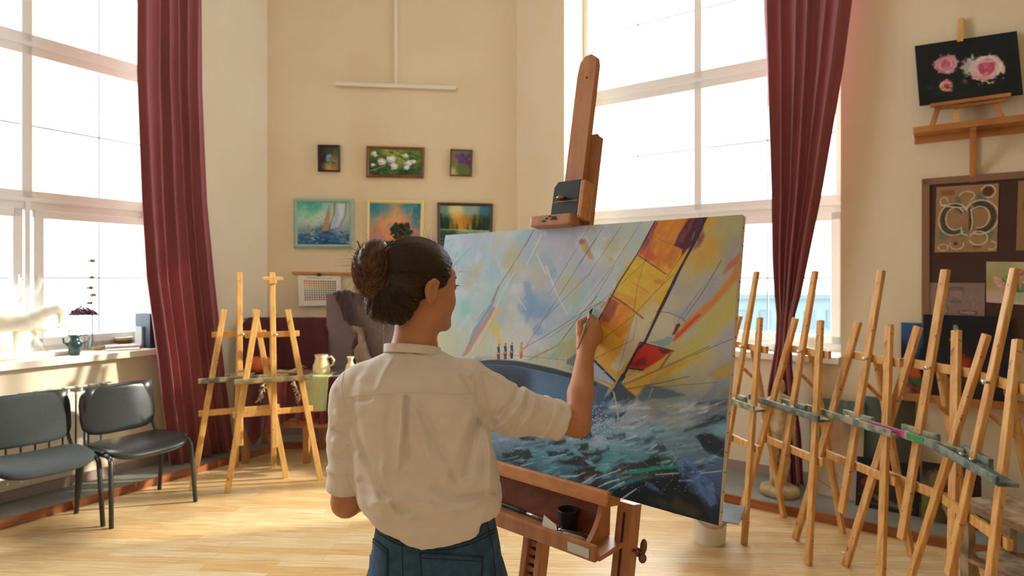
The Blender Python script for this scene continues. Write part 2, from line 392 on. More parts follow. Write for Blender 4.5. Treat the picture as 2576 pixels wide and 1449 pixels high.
def wall_open(name, O, D, N, t0, t1, holes, m, th=TH, splay=0.0):
    """wall of thickness th behind the plane O+tD (room side normal N) with rectangular openings"""
    mb = MB(); ts = sorted({t0, t1, *[h[0] for h in holes], *[h[1] for h in holes]})
    for a, b in zip(ts[:-1], ts[1:]):
        hs = [h for h in holes if h[0] <= a and h[1] >= b]
        zs = [(0, HC)] if not hs else [(0, hs[0][2]), (hs[0][3], HC)]
        for z0, z1 in zs:
            if z1-z0 < .01: continue
            q = [O+D*a, O+D*b, O+D*b-N*th, O+D*a-N*th]
            mb.prism([p+V(0, 0, z0) for p in q], (0, 0, z1-z0))
    return struct(mb.build(name, m))
E_REC = .40
HL = (-1.75, 1.13, 1.0, 4.62); HR = (.548, 2.875, 1.0, 4.62)
LL = (C_L-O_L).length; LR = 6.2
wall_open('wall_left', O_L, DL, NL, -5.2, LL+.0, [HL], m_wall2)
wall_open('wall_right', O_R, DR, NR, 0, LR, [HR], m_wall)
wall_open('wall_back', C_L, DB, NB, -.45, (C_R-C_L).length+.5, [], m_wall, th=.3)
wall_open('wall_side_left', END_L, Vector((0, 1, 0)), Vector((1, 0, 0)), REAR-END_L.y, 0, [], m_wall2, th=.3)
wall_open('wall_side_right', END_R, Vector((0, 1, 0)), Vector((-1, 0, 0)), REAR-END_R.y, 0, [], m_wall, th=.3)
wall_open('wall_rear', Vector((0, REAR, 0)), Vector((1, 0, 0)), Vector((0, 1, 0)), END_L.x, END_R.x, [], m_wall, th=.3)
# windows: frames, sashes, glass
def window(name, O, D, N, t0, t1, mull, e, handle=True):
    Of = O-N*e
    def pt(t, z, d=0.0): return Of+D*t+N*d+V(0, 0, z)
    fr = MB()
    def rail(ta, za, tb, zb, w, d=.07, off=0.0):
        horizontal = abs(za-zb) < 1e-6
        if horizontal: fr.box(pt((ta+tb)/2, za, off), (abs(tb-ta), d, w), Matrix((D, N, V(0, 0, 1))).transposed(), .006)
        else: fr.box(pt(ta, (za+zb)/2, off), (w, d, abs(zb-za)), Matrix((D, N, V(0, 0, 1))).transposed(), .006)
    z0, z1, z2, z3 = 1.0, 2.15, 3.33, 4.6
    for z, wd in ((z0+.05, .10), (z1-.03, .07), (z1+.045, .075), (z2-.045, .075), (z2+.04, .08), (z3-.03, .08)): rail(t0, z, t1, z, wd)
    rail(t0, z1+.01, t1, z1+.01, .03, .09); rail(t0, z2, t1, z2, .03, .09)
    for t in (t0+.035, t1-.035): rail(t, z0, t, z3, .07)
    for t in mull: rail(t, z1, t, z3, .07); rail(t, z0, t, z1, .035, .085)
    o = struct(fr.build(name, m_frame))
    xs = [t0]+list(mull)+[t1]
    sa = MB(); sg = MB(); gl = MB(); mu = MB(); R3 = Matrix((D, N, V(0, 0, 1))).transposed()
    for a, b in zip(xs[:-1], xs[1:]):       # opening sashes below
        a2 = a+.035; b2 = b-.035; za, zb = 1.06, 2.09; w = .065
        for z in (za+w/2, zb-w/2): sa.box(pt((a2+b2)/2, z, .03), (b2-a2, .06, w), R3, .008)
        for t in (a2+w/2, b2-w/2): sa.box(pt(t, (za+zb)/2, .03), (w, .06, zb-za), R3, .008)
        for (p0, p1) in ((za, zb), (2.2, 3.25), (3.40, 4.53)):
            gl.add([pt(a, p0), pt(b, p0), pt(b, p1), pt(a, p1)], [[0, 1, 2, 3]])
            zm = (p0+p1)/2; tm = (a+b)/2
            mu.box(pt(tm, zm, .002), (b-a-.06, .012, .012), R3); mu.box(pt(tm, zm, .002), (.010, .012, p1-p0), R3)
    sash = sa.build('window_sash', m_frame, o, world=False); sash['label'] = 'white plastic opening sash frames'
    g = gl.build('window_pane', m_glass, o, world=False)
    k = mu.build('glazing_bar', mat('glazing_bar', '#aeb2bd', .5), o, world=False)
    if handle:
        h = MB()
        for t in mull:
            for s in (-.06, .06):
                h.box(pt(t+s, 1.57, .075), (.022, .02, .07), R3, .006); h.tube([pt(t+s, 1.57, .09), pt(t+s, 1.57, .12), pt(t+s-.02, 1.50, .125), pt(t+s-.06, 1.43, .125)], .009)
        h.build('window_handle', m_frame, o, world=False)
    return o
w1 = window('window_1', O_L, DL, NL, -1.75, 1.30, (-.70, .29), E_REC)
w2 = window('window_2', O_R, DR, NR, .535, 2.86, (1.70,), E_REC)
# sills
m_sill = mat('sill_white', '#ece7dd', .4)
def sill(name, O, D, N, a, b, a2, b2, z=1.0):
    q = [O+D*a+N*.07, O+D*b+N*.07, O+D*b2-N*(E_REC-.035), O+D*a2-N*(E_REC-.035)]
    return struct(MB().prism([p+V(0, 0, z-.045) for p in q], (0, 0, .047)).build(name, m_sill))
sill('trim_1', O_L, DL, NL, -1.78, 1.13, -1.75, 1.13)
sill('trim_2', O_R, DR, NR, .53, 2.87, .55, 2.87)
# raised plinth round the room with a wooden edge, and baseboards
m_plinth = mat('plinth_grey', '#8f918b', .6, c2='#7c7e79', scale=3)
m_edge = mat('plinth_edge_wood', '#a5623a', .45, c2='#8d4f2d', scale=4, stretch=(1, 1, 8))
m_base = mat('baseboard_taupe', '#a08a83', .5)
PW = .42
def line_meet(p, d, q, e):
    s = ((q.x-p.x)*e.y-(q.y-p.y)*e.x)/(d.x*e.y-d.y*e.x); return p+d*s
def ring(off):
    a = O_L+NL*off; b = C_L+NB*off; c_ = O_R+NR*off
    return [a+DL*(-5.2), line_meet(a, DL, b, DB), line_meet(b, DB, c_, DR), c_+DR*LR]
PWs = (.36, .30, .62)
def ring3(offs):
    a = O_L+NL*offs[0]; b = C_L+NB*offs[1]; c_ = O_R+NR*offs[2]
    return [a+DL*(-5.2), line_meet(a, DL, b, DB), line_meet(b, DB, c_, DR), c_+DR*LR]
outer = ring3((0, 0, 0)); inner = ring3(PWs); inner2 = ring3([p+.022 for p in PWs])
mb = MB(); me_ = MB(); mbb = MB()
bb = ring(.018)
for i in range(3):
    mb.prism([outer[i], outer[i+1], inner[i+1], inner[i]], (0, 0, .055))
    me_.prism([inner[i], inner[i+1], inner2[i+1], inner2[i]], (0, 0, .058))
    mbb.prism([p+V(0, 0, .055) for p in (outer[i], outer[i+1], bb[i+1], bb[i])], (0, 0, .07))
struct(mb.build('trim_3', m_plinth)); struct(me_.build('trim_4', m_edge)); struct(mbb.build('baseboard_left', m_base))

# pale building outside, seen low through the right window
bt_ = thing('building', 'pale hazy building far outside, seen low through the right window', 'building', (13.5, 31, -9))
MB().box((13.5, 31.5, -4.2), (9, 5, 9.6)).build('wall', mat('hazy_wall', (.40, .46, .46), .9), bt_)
mb = MB()
for i in range(8):
    for j in range(3): mb.box((9.8+i*1.05, 28.98, -.4-j*1.5), (.5, .06, .8))
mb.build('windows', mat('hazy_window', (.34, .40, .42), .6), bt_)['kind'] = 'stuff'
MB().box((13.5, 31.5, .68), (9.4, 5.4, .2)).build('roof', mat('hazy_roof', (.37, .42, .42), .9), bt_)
# ================================================================ painter's easels (A-frame with sliding mast)
m_pine = mat('pine_wood', '#e6b870', .5, c2='#d6a058', scale=3, stretch=(14, 14, 1.2), bump=.05, bscale=40)
m_pine2 = mat('pine_wood_aged', '#dba868', .5, c2='#c48c4c', scale=3, stretch=(14, 14, 1.2), bump=.05, bscale=40)
m_tray = mat('paint_smeared_wood', '#b0a684', .6, c2='#5d6a68', scale=16, detail=8)
m_trayb = mat('paint_smeared_wood_dark', '#7d857c', .6, c2='#3c4c4c', scale=14, detail=8)
m_steel = mat('steel', '#c9c9c9', .3, metal=.9)
LEAN = .19
def ez(x, z, d=0.0): return V(x, LEAN*z-d, z)     # point of the leaning leg plane, d in front of it
def make_easel(loc, rz, label, wood, group, tray_m, seed, clamp=False, tray_dy=.0, mast_top=1.62, paint_cols=(), TL=.66):
    t = thing('easel', label, 'easel', loc, rz, group); rs = random.Random(seed)
    up = (0, 1, 0)
    def part(name, mb, m=wood): return mb.build(name, m, t, world=False)
    for s in (-1, 1):
        mb = MB().bar(ez(s*.33, 0), ez(s*.112, 1.325), .042, .024, up, .004)
        part('leg', mb)
    mb = MB().bar(V(0, LEAN*1.16+.05, 1.14), V(rs.uniform(-.03, .03), .50, 0), .042, .024, up, .004); part('rear_leg', mb)
    mb = MB().bar(ez(0, .28, .004), ez(0, mast_top, .004), .042, .026, up, .006)
    m_ = part('mast', mb)
    part('crossbar', MB().box(ez(0, 1.13, -.028), (.40, .022, .045), None, .004))
    part('crossbar', MB().box(ez(0, .54, -.028), (.58, .022, .045), None, .004))
    tr = MB(); tr.box(ez(0, .785, .045), (TL, .075, .016), None, .004); tr.box(ez(0, .80, .085), (TL, .014, .034), None, .004); tr.box(ez(0, .80, -.004), (.22, .02, .05), None, .003)
    part('tray', tr, tray_m)
    part('brace', MB().bar(V(.0, LEAN*.98+.02, .99), V(0, .345, .86), .026, .014, up, .003))
    for x, z in ((.02, 1.13), (-.03, .80), (.05, .80)):
        wn = MB()
        wn.lathe([(.006, 0), (.006, .02), (.010, .022), (.010, .027)], 10, ez(x, z, .02), Matrix.Rotation(PI/2, 3, 'X'))
        wn.box(ez(x, z+.004, .042), (.034, .004, .012), None, .001)
        part('wing_nut', wn, m_steel)
    if clamp:
        mb = MB().box(ez(0, mast_top-.05, .03), (.15, .035, .03), None, .006); mb.box(ez(0, mast_top-.075, .03), (.06, .03, .03), None, .004)
        part('top_clamp', mb)
    if paint_cols:
        for h, x0, x1 in paint_cols:
            MB().box(ez((x0+x1)/2, .80, .0925), (x1-x0, .0015, .030)).build('paint_smear', mat('smear_'+h[1:], h, .4, var=.3, scale=40), t, world=False)
    return t
def specks(m):
    nt = m.node_tree; b = nt.nodes['Principled BSDF']; src = b.inputs['Base Color'].links[0].from_socket
    tc = nt.nodes.new('ShaderNodeTexCoord'); n = nt.nodes.new('ShaderNodeTexNoise'); n.inputs['Scale'].default_value = 38; n.inputs['Detail'].default_value = 1; nt.links.new(tc.outputs['Object'], n.inputs['Vector'])
    cr = nt.nodes.new('ShaderNodeValToRGB'); cr.color_ramp.elements[0].position = .70; cr.color_ramp.elements[0].color = (0, 0, 0, 1); cr.color_ramp.elements[1].position = .73; cr.color_ramp.elements[1].color = (.7, .7, .7, 1); nt.links.new(n.outputs[0], cr.inputs[0])
    mx = nt.nodes.new('ShaderNodeMixRGB'); nt.links.new(cr.outputs[0], mx.inputs[0]); nt.links.new(src, mx.inputs[1]); mx.inputs[2].default_value = (*lin(rgb('#4f5058')), 1); nt.links.new(mx.outputs[0], b.inputs['Base Color'])
specks(m_pine); specks(m_pine2)
GL_ = 'pine easels by the still life'; GR_ = 'row of easels beside the right window wall'
rA = R(25.5)
e1 = make_easel((-2.075, 4.71, 0), rA, 'pine easel with bare mast top beside the left maroon curtain', m_pine, GL_, m_tray, 1, TL=.58)
e2 = make_easel((-1.79, 4.66, 0), rA, 'pine easel with small clamp on its mast top, before the still life table', m_pine, GL_, mat('tray_pale_paint', '#cbbd92', .6, c2='#93896b', scale=16), 2, clamp=True, TL=.56)
rC = R(-78)
for i, (x, y, rz, lb, tm, pc) in enumerate([
    (1.305, 3.97, rC, 'easel half hidden behind the big canvas, its mast against the window', m_tray, ()),
    (1.56, 3.71, rC, 'easel standing in front of the plaster figure and right curtain', m_trayb, ()),
    (1.77, 3.39, R(-79), 'easel in front of the pale leaning portrait canvas, third counted from the window', m_tray, ()),
    (1.885, 3.05, R(-80), 'easel with a bright pink paint smear on its tray', m_tray, (('#e0489a', -.22, .0), ('#2f9a5a', .02, .12))),
    (1.86, 2.70, R(-101), 'easel at the right edge of the photo, with a dark green smeared tray', m_trayb, ())]):
    make_easel((x, y, 0), rz, lb, m_pine2, GR_, tm, 10+i, paint_cols=pc)
# ================================================================ stacking chairs
m_chrome = mat('black_metal', '#2b2f33', .35, spec=.6)
m_fab = mat('charcoal_fabric', '#33393d', .85, bump=.2, bscale=300, var=.15, scale=60)
m_lea = mat('black_leather', '#24282b', .28, spec=.7, bump=.05, bscale=120)
def make_chair(loc, rz, label, m, mp):
    t = thing('stacking_chair', label, 'chair', loc, rz, 'black visitor chairs by the radiator')
    def pad(name, c, w, d, th, curve, tilt):
        def fn(X):
            q = X.copy(); q[..., 2] = q[..., 2]-curve(X[..., 0], X[..., 1])
            rx = np.abs(q[..., 0])/(w/2); ry = np.abs(q[..., 1])/(d/2)
            e = (rx**4.5+ry**4.5)**(1/4.5); ed = (e-1)*min(w, d)/2
            zz = np.abs(q[..., 2])-th/2
            return smax(ed, zz, .03)
        vs, fs = surf(fn, (-w/2-.02, -d/2-.02, -.10), (w/2+.02, d/2+.02, .10), .008)
        M = Matrix.Translation(Vector(c)) @ Matrix.Rotation(tilt, 4, 'X'); Mn = np.array(M); vs = vs @ Mn[:3, :3].T+Mn[:3, 3]
        fr = np.array(_root_frame(t)); vs = vs @ fr[:3, :3].T+fr[:3, 3]
        o = raw_mesh(name, vs, fs, m, t); return o
    pad('seat', (0, -.015, .447), .52, .47, .05, lambda x, y: -.25*np.maximum(-y-.10, 0)**2*6+x*x*.25-.01, 0)
    pad('backrest', (0, .225, .662), .50, .335, .038, lambda x, y: -x*x*.55, R(80))
    fr = MB()
    for s in (-1, 1):
        x = s*.262; fr2 = MB()
        pts = [V(x+s*.012, -.235, 0), V(x, -.20, .40), V(x-s*.003, -.185, .425), V(x-s*.003, -.15, .437), V(x-s*.003, .12, .437), V(x-s*.003, .155, .425), V(x, .17, .40), V(x+s*.012, .235, 0)]
        legf = MB().tube(pts[:3], .0145, 8); legb = MB().tube(pts[5:], .0145, 8); fr.tube(pts[2:6], .0145, 8)
        legf.build('leg', m_chrome, t, world=False); legb.build('leg', m_chrome, t, world=False)
        fr.tube([V(s*.235, .12, .425), V(s*.235, .195, .43), V(s*.225, .225, .50), V(s*.21, .245, .60), V(s*.21, .265, .74)], .011, 8)
    fr.tube([V(-.25, -.12, .42), V(.25, -.12, .42)], .009); fr.tube([V(-.25, .11, .42), V(.25, .11, .42)], .009)
    fr.build('frame', m_chrome, t, world=False)
    for s in (-1, 1): MB().box(V(s*.262, -.02, .456), (.035, .20, .014), None, .006).build('linking_clip', mp, t, world=False)
    bp = MB().grid(lambda u, v: V((u-.5)*.44, .246-.55*((u-.5)*.46)**2*1+.018, .56+v*.27), 8, 4).build('back_shell', m_chrome, t, world=False, solid=.006)
    return t
make_chair((-2.575, 4.235, 0), R(57.9), 'shiny black leather chair next to the curtain', m_lea, m_chrome)
make_chair((-2.95, 3.84, 0), R(52), 'matt charcoal fabric chair cut off by the left edge of the photo', m_fab, m_chrome)
# ================================================================ curtains
def curtain(name, label, Wf, rows, zs, off, nf, amp, seed, m):
    """rows: list of (py, left px, right px); cloth hangs in a plane in front of the wall and keeps its folds"""
    rs = np.random.RandomState(seed); ph = rs.uniform(0, 6.28, 4)
    pys = [r[0] for r in rows]; Ls = [r[1] for r in rows]; Rs = [r[2] for r in rows]
    def fn(u, v):
        z = zs[0]+(zs[1]-zs[0])*v
        c = Wf((Ls[0]+Rs[0])/2, HY, off); py = HY-(z-CAMZ)*FPX/c.y
        l = np.interp(py, pys, Ls); r = np.interp(py, pys, Rs)
        A = Wf(l, HY, off); B = Wf(r, HY, off); wd = (B-A).length; k = min(1.0, wd/.45)
        uu = u+.018*math.sin(2*PI*u*3+ph[0]+v*2.2)+.012*math.sin(v*5+ph[1]+u*9)
        p = A.lerp(B, u); n = NL if Wf is WL else NR
        a = amp*(.55+.45*k)*(.8+.2*math.sin(v*4+ph[2]))
        s = math.sin(2*PI*nf*uu+ph[3]); s2 = math.sin(2*PI*nf*.43*uu+ph[1]+v*1.5)
        p = p+n*(a*(s*.75+.5*s2))+ (B-A).normalized()*(.35*a*math.cos(2*PI*nf*uu+ph[3]))
        p.z = z+.02*math.sin(u*7+ph[0])*(1-v)**6; return p
    o = MB().grid(fn, 170, 120).build(name, m, None, solid=.003)
    return tag(o, label, 'curtain')
def velvet():
    m = mat('curtain_cloth', '#a85c64', .75, var=.18, scale=5, stretch=(1, 1, .25), bump=.12, bscale=240, sheen=.35)
    return m
cu = velvet()
_nt = cu.node_tree; _b = _nt.nodes['Principled BSDF']; _tr = _nt.nodes.new('ShaderNodeBsdfTranslucent'); _tr.inputs[0].default_value = (*lin(rgb('#9c3a48')), 1)
_mx = _nt.nodes.new('ShaderNodeMixShader'); _mx.inputs[0].default_value = .16; _nt.links.new(_b.outputs[0], _mx.inputs[1]); _nt.links.new(_tr.outputs[0], _mx.inputs[2]); _nt.links.new(_mx.outputs[0], _nt.nodes['Material Output'].inputs[0])
curtain('curtain', 'long maroon curtain hanging straight beside the left window', WL, [(-700, 350, 508), (0, 351, 511), (200, 350, 512), (500, 362, 522), (700, 374, 538), (900, 402, 556), (1000, 412, 566), (1190, 436, 586)], (.03, 5.2), .20, 6.5, .050, 3, cu)
curtain('curtain', 'maroon curtain gathered into a narrow twist in front of the right window', WR, [(-900, 1900, 2200), (0, 1918, 2141), (170, 1926, 2117), (480, 1940, 2062), (650, 1944, 2028), (740, 1950, 2010), (800, 1957, 1994), (870, 1954, 1988), (930, 1944, 1988), (1000, 1932, 1996), (1100, 1945, 2010), (1245, 1955, 2018)], (.07, 5.2), .22, 6.0, .055, 5, cu)
# ================================================================ radiator
m_rad = mat('radiator_white', '#d9d6cf', .4)
rt = thing('radiator', 'white sectional radiator below the left window sill, behind the chairs', 'radiator', O_L+V(0, 0, .12))
R3L = Matrix((DL, NL, V(0, 0, 1))).transposed()
def RP(t, n, z): return O_L+DL*t+NL*n+V(0, 0, z*1.045)
k = 0; t_ = -1.55; secs = MB(); top = MB()
while t_ < .66:
    secs.box(RP(t_, .115, .47), (.072, .012, .52), R3L, .005); secs.box(RP(t_, .075, .47), (.012, .07, .54), R3L, .003); secs.box(RP(t_, .03, .47), (.06, .006, .52), R3L, .002)
    top.box(RP(t_, .105, .755), (.062, .045, .012), R3L, .006); top.box(RP(t_, .055, .745), (.05, .05, .02), R3L, .006); top.box(RP(t_, .085, .735), (.014, .06, .04), R3L, .003)
    t_ += .083
secs.build('section', m_rad, rt); top.build('top_grille', m_rad, rt)
MB().tube([RP(-1.6, .07, .70), RP(.66, .07, .70)], .02).tube([RP(-1.6, .07, .25), RP(.66, .07, .25)], .02).build('pipe', m_rad, rt)
# ================================================================ pictures on the back wall
def wallpic(name, label, px4, pa, off, fw, fcol, group=None, W=WB, N=NB, depth=.018, cat='picture', edge=None):
    q = [W(x, y, off) for x, y in px4]
    # keep it rectangular and hanging in its plane
    return framed(name, label, cat, *q, pa, N, depth, fw, fcol, group, edge)
wood_dk = mat('frame_dark_wood', '#4a2f22', .4, var=.3, scale=20); wood_br = mat('frame_brown_wood', '#875230', .45, c2='#6e3f22', scale=10)
fr_blue = mat('frame_pale_blue', '#9fbcb4', .5, var=.15, scale=30); fr_cream = mat('frame_cream', '#ecd896', .5); fr_blk = mat('frame_black', '#2a2024', .4)
GP = 'framed paintings on the back wall'
p = Paint(66, 84, '#2a2a22', seed=2)
p.base([(.1, .1, '#3a2a20'), (.5, .15, '#34413a'), (.9, .3, '#5a6a50'), (.2, .5, '#22222a'), (.8, .6, '#8a8560'), (.4, .9, '#c09a58'), (.8, .9, '#a88a50'), (.1, .9, '#3a2c22')], .14)
p.blob((.46, .50), (.11, .17), '#4fa6c4', 1, 0, .5); p.blob((.55, .45), (.06, .14), '#c46a4c', .9); p.blob((.5, .40), (.10, .05), '#d8d0c8', .8); p.line([(.45, .62), (.47, .8)], 3, '#4b8aa8', .8); p.line([(.6, .62), (.85, .72)], 2, '#2c241e', .9)
p.strokes(60, (0, 0, 1, 1), 60, .14, 2.4, ['#3c2c22', '#55604a', '#8c7a4a', '#20262a'], .5)
wallpic('framed_painting', 'small dark painting with a blue and red figure, black frame, top left of the six', [(799, 364), (855, 365), (855, 432), (800, 431)], p, .02, .014, fr_blk, GP)
p = Paint(150, 82, '#4d6a34', seed=3)
p.base([(.1, .1, '#5f7c35'), (.4, .1, '#a8b04a'), (.8, .1, '#5a7a3a'), (.2, .5, '#2e4a2a'), (.6, .45, '#9fae50'), (.9, .4, '#6d8a48'), (.1, .9, '#27402a'), (.4, .9, '#2f5a36'), (.7, .85, '#22402c'), (.95, .9, '#35583a')], .10)
p.strokes(260, (0, 0, 1, 1), 20, .10, 3.2, ['#2a4526', '#4a7234', '#7f9c44', '#1e3322', '#8fa858'], .6, 50)
for x, y, r in ((.10, .18, .055), (.24, .50, .075), (.42, .40, .085), (.47, .66, .075), (.69, .22, .05), (.74, .52, .06), (.84, .45, .05), (.71, .70, .05), (.07, .62, .04)):
    p.blob((x, y), (r, r*1.6), '#e9e6ee', .95, 10, .4, .7); p.blob((x-.02, y+.05), (r*.5, r*.7), '#b5b4c8', .7, 0, .6, .6); p.blob((x+.01, y-.03), (r*.4, r*.5), '#ffffff', .8)
p.line([(.02, .85), (.3, .64)], 2, '#b8c4a0', .8)
wallpic('framed_painting', 'wide painting of white flowers in grass, brown wooden frame, top row centre', [(922, 367), (1068, 371), (1066, 448), (921, 446)], p, .02, .028, wood_br, GP)
p = Paint(60, 78, '#6a6a48', seed=4)
p.base([(.1, .1, '#7a7a58'), (.8, .1, '#6a7a60'), (.2, .5, '#7d7a55'), (.5, .8, '#5d6e3c'), (.9, .8, '#7a7448'), (.1, .95, '#cfc88a')], .15)
for x, y in ((.28, .22), (.42, .3), (.55, .2), (.7, .35), (.85, .2), (.5, .45), (.68, .5), (.86, .48), (.92, .62)): p.blob((x, y), (.13, .10), random.choice(['#5a2f86', '#7a3f96', '#3f2470']), .9, random.uniform(-40, 40), .5, .8)
for k in range(7): p.line([(.25+k*.1, .95), (.35+k*.07, .5)], 2, '#4e7a3c', .8)
wallpic('framed_painting', 'small upright painting of purple irises, thin brown frame, top right of the six', [(1133, 375), (1189, 377), (1187, 444), (1131, 442)], p, .02, .012, wood_br, GP)
p = Paint(160, 128, '#8fc0b4', seed=5)
p.base([(.05, .05, '#59b8a4'), (.3, .08, '#3fb09c'), (.6, .1, '#9ccfc2'), (.9, .1, '#b8d0c4'), (.1, .3, '#a6d4c4'), (.4, .35, '#cfdccb'), (.8, .4, '#c4cfc0'), (.1, .55, '#c3d0c0'), (.9, .55, '#b9c3b8'), (.1, .7, '#5a86a8'), (.5, .72, '#4a78a4'), (.9, .68, '#6f94b0'), (.1, .9, '#1f4f88'), (.5, .88, '#17437c'), (.9, .9, '#1b4a80')], .09)
p.strokes(120, (0, .68, 1, .98), 8, .13, 3, ['#2a62a0', '#7fb0cc', '#dfe8ec', '#123a70', '#3f8aa8'], .7, 16); p.strokes(40, (0, .05, .6, .5), -30, .2, 4, ['#8fd0bc', '#cfe2d4', '#48b4a0'], .4)
p.poly([(.62, .0), (.55, .25), (.46, .68), (.60, .66), (.62, .35)], '#b89070', .95, 2, 1); p.poly([(.70, 0), (.93, 0), (.92, .3), (.80, .58), (.62, .64), (.64, .5), (.70, .3)], '#a9c0d8', .95, 2, 1)
p.poly([(.78, .02), (.90, .02), (.88, .3), (.74, .55), (.80, .3)], '#dfe4ea', .8, 6, 2); p.line([(.70, 0), (.70, .2), (.60, .66)], 2, '#4a5a70', .9); p.line([(.93, .0), (.92, .3), (.80, .6), (.60, .66)], 2, '#3a6088', .9); p.line([(.72, 0), (.70, .3)], 4, '#b07a50', .8)
p.poly([(.45, .68), (.60, .68), (.57, .73), (.47, .72)], '#503a34', .9, 2); p.poly([(.21, .48), (.16, .74), (.24, .72)], '#a8907a', .9, 2); p.poly([(.15, .73), (.25, .73), (.22, .76)], '#4a4a54', .9, 2); p.poly([(.32, .6), (.29, .72), (.33, .71)], '#b8a088', .8, 2)
wallpic('framed_painting', 'sailing boats on blue sea, wide pale blue frame, bottom row left', [(738, 499), (889, 501), (889, 625), (739, 624)], p, .02, .038, fr_blue, GP)
p = Paint(160, 124, '#3a88a4', seed=6)
p.base([(.05, .1, '#2b86a4'), (.3, .1, '#5f8f9c'), (.5, .2, '#d8a878'), (.75, .1, '#4a8ea4'), (.95, .1, '#1f7a9c'), (.05, .4, '#9a9a90'), (.3, .45, '#e6a27c'), (.5, .4, '#f0b07c'), (.7, .4, '#e09a78'), (.95, .4, '#3f86a0'), (.1, .65, '#e08f70'), (.5, .7, '#ee9a68'), (.9, .65, '#c88a80'), (.1, .8, '#9a8498'), (.5, .8, '#e8946a'), (.9, .8, '#b08a98')], .085)
p.strokes(80, (0, .05, 1, .8), -50, .16, 5, ['#eab088', '#3f8ca8', '#f4c08a', '#d08878'], .25, 40)
p.poly([(0, .84), (.5, .83), (1, .86), (1, 1), (0, 1)], '#2a3a26', 1, 3); p.strokes(40, (0, .86, 1, 1), 0, .1, 2, ['#22301e', '#46502c'], .7)
for k in range(60):
    a = random.uniform(0, 6.28); r = random.random()**.5; p.blob((.63+.18*r*math.cos(a), .61+.17*r*math.sin(a)), (.05, .05), random.choice(['#1a2a1e', '#22331f', '#15221a']), .9, 0, .5, .8)
p.line([(.63, .7), (.63, .86)], 4, '#1c1c18', 1)
wallpic('framed_painting', 'lone tree against an orange and blue sunset, cream frame, bottom row centre', [(922, 502), (1067, 505), (1063, 634), (920, 632)], p, .02, .032, fr_cream, GP)
p = Paint(160, 130, '#2f4a38', seed=7)
p.base([(.05, .1, '#6f9a90'), (.3, .12, '#e8dca0'), (.6, .1, '#8fb0a8'), (.95, .1, '#3a7a98'), (.1, .4, '#2a4a34'), (.35, .35, '#d8a040'), (.5, .4, '#c08030'), (.7, .4, '#7a6a30'), (.95, .4, '#1f3a34'), (.1, .56, '#2f5a48'), (.5, .6, '#a8c0a0'), (.9, .58, '#c0ccb0'), (.1, .8, '#1f4a40'), (.5, .8, '#2f6a5c'), (.9, .8, '#1f5a54')], .08)
for k in range(46):
    x = random.uniform(0, 1); h = random.uniform(.12, .38)*(1 if abs(x-.38) > .22 else .65); c = random.choice(['#1e3c2a', '#28482e', '#16302a']) if (x < .2 or x > .62) else random.choice(['#b87828', '#d89a38', '#8a5a20', '#3f5a2c'])
    p.poly([(x, .56-h), (x-.035, .58), (x+.035, .58)], c, .85, 3, 2)
p.strokes(90, (0, .6, 1, 1), 0, .2, 3, ['#1f5a4c', '#3a8878', '#9fc0a4', '#143a34', '#4a7a50'], .5, 4); p.line([(0, .59), (.4, .585), (1, .60)], 2, '#dfe6c8', .7)
wallpic('framed_painting', 'autumn forest lake painting, dark brown frame, bottom row right above the big canvas', [(1100, 509), (1240, 512), (1238, 630), (1100, 626)], p, .02, .030, wood_dk, GP)
# T-shaped cable trunking above the pictures
m_duct = mat('trunking_white', '#ece3d0', .45)
t = thing('cable_trunking', 'white T shaped cable trunking above the framed paintings', 'trunking', WB(996, 215, 0))
a = WB(843, 211, .02); b = WB(1147, 222, .02); MB().bar(a, b, .03, .035, (0, 0, 1), .003).build('horizontal_bar', m_duct, t)
a = WB(996, 212, .012); MB().bar(a, V(a.x, a.y, HC-.01), .028, .024, NB, .003).build('vertical_duct', m_duct, t)
MB().prism([WB(846, 208, .0), WB(1149, 218, .0), WB(1152, 223, .0), WB(846, 213, .0)], NB*.015).build('backing_strip', m_duct, t)
# rail with colour chart
m_rail = mat('orange_rail_wood', '#d99a58', .5, c2='#c98a48', scale=5)
rl = MB().bar(WB(735, 686, .012), WB(1000, 690, .012), .03, .022, (0, 0, 1), .003).build('wall_rail', m_rail); tag(rl, 'narrow light wooden rail on the back wall holding the colour chart', 'rail')
p = Paint(120, 90, '#efe9e0', seed=8)
p.poly([(.2, .07), (.8, .07), (.8, .09), (.2, .09)], '#8a8480', .7)
rows = ['#d8584e', '#e07a54', '#e6b050', '#d8cc5a', '#8fb070', '#6fa0b8', '#5f7fb4', '#a04f6a', '#c85a50']
for j, c in enumerate(rows):
    for i in range(14):
        k = i/13; col = hexa(c)*(1-k*.62)+np.array([.15, .12, .12])*k*.4; x = .14+i*.054; y = .16+j*.075; p.poly([(x, y), (x+.036, y), (x+.036, y+.05), (x, y+.05)], tuple(col), 1, .8)
q = [WB(748, 692, .026), WB(857, 695, .026), WB(859, 768, .03), WB(752, 770, .03)]
t = thing('colour_chart', 'white paper chart with rows of colour swatches clipped to the wooden rail', 'poster', (q[2]+q[3])/2)
panel('sheet', *q, p, t, .7, .02); MB().prism(q, -NB*.002).build('paper_back', mat('paper', '#efe9e0', .8), t)
MB().box((q[0]+q[1])/2+V(0, 0, .01)+NB*.004, (.035, .014, .03), None, .003).build('binder_clip', m_chrome, t)
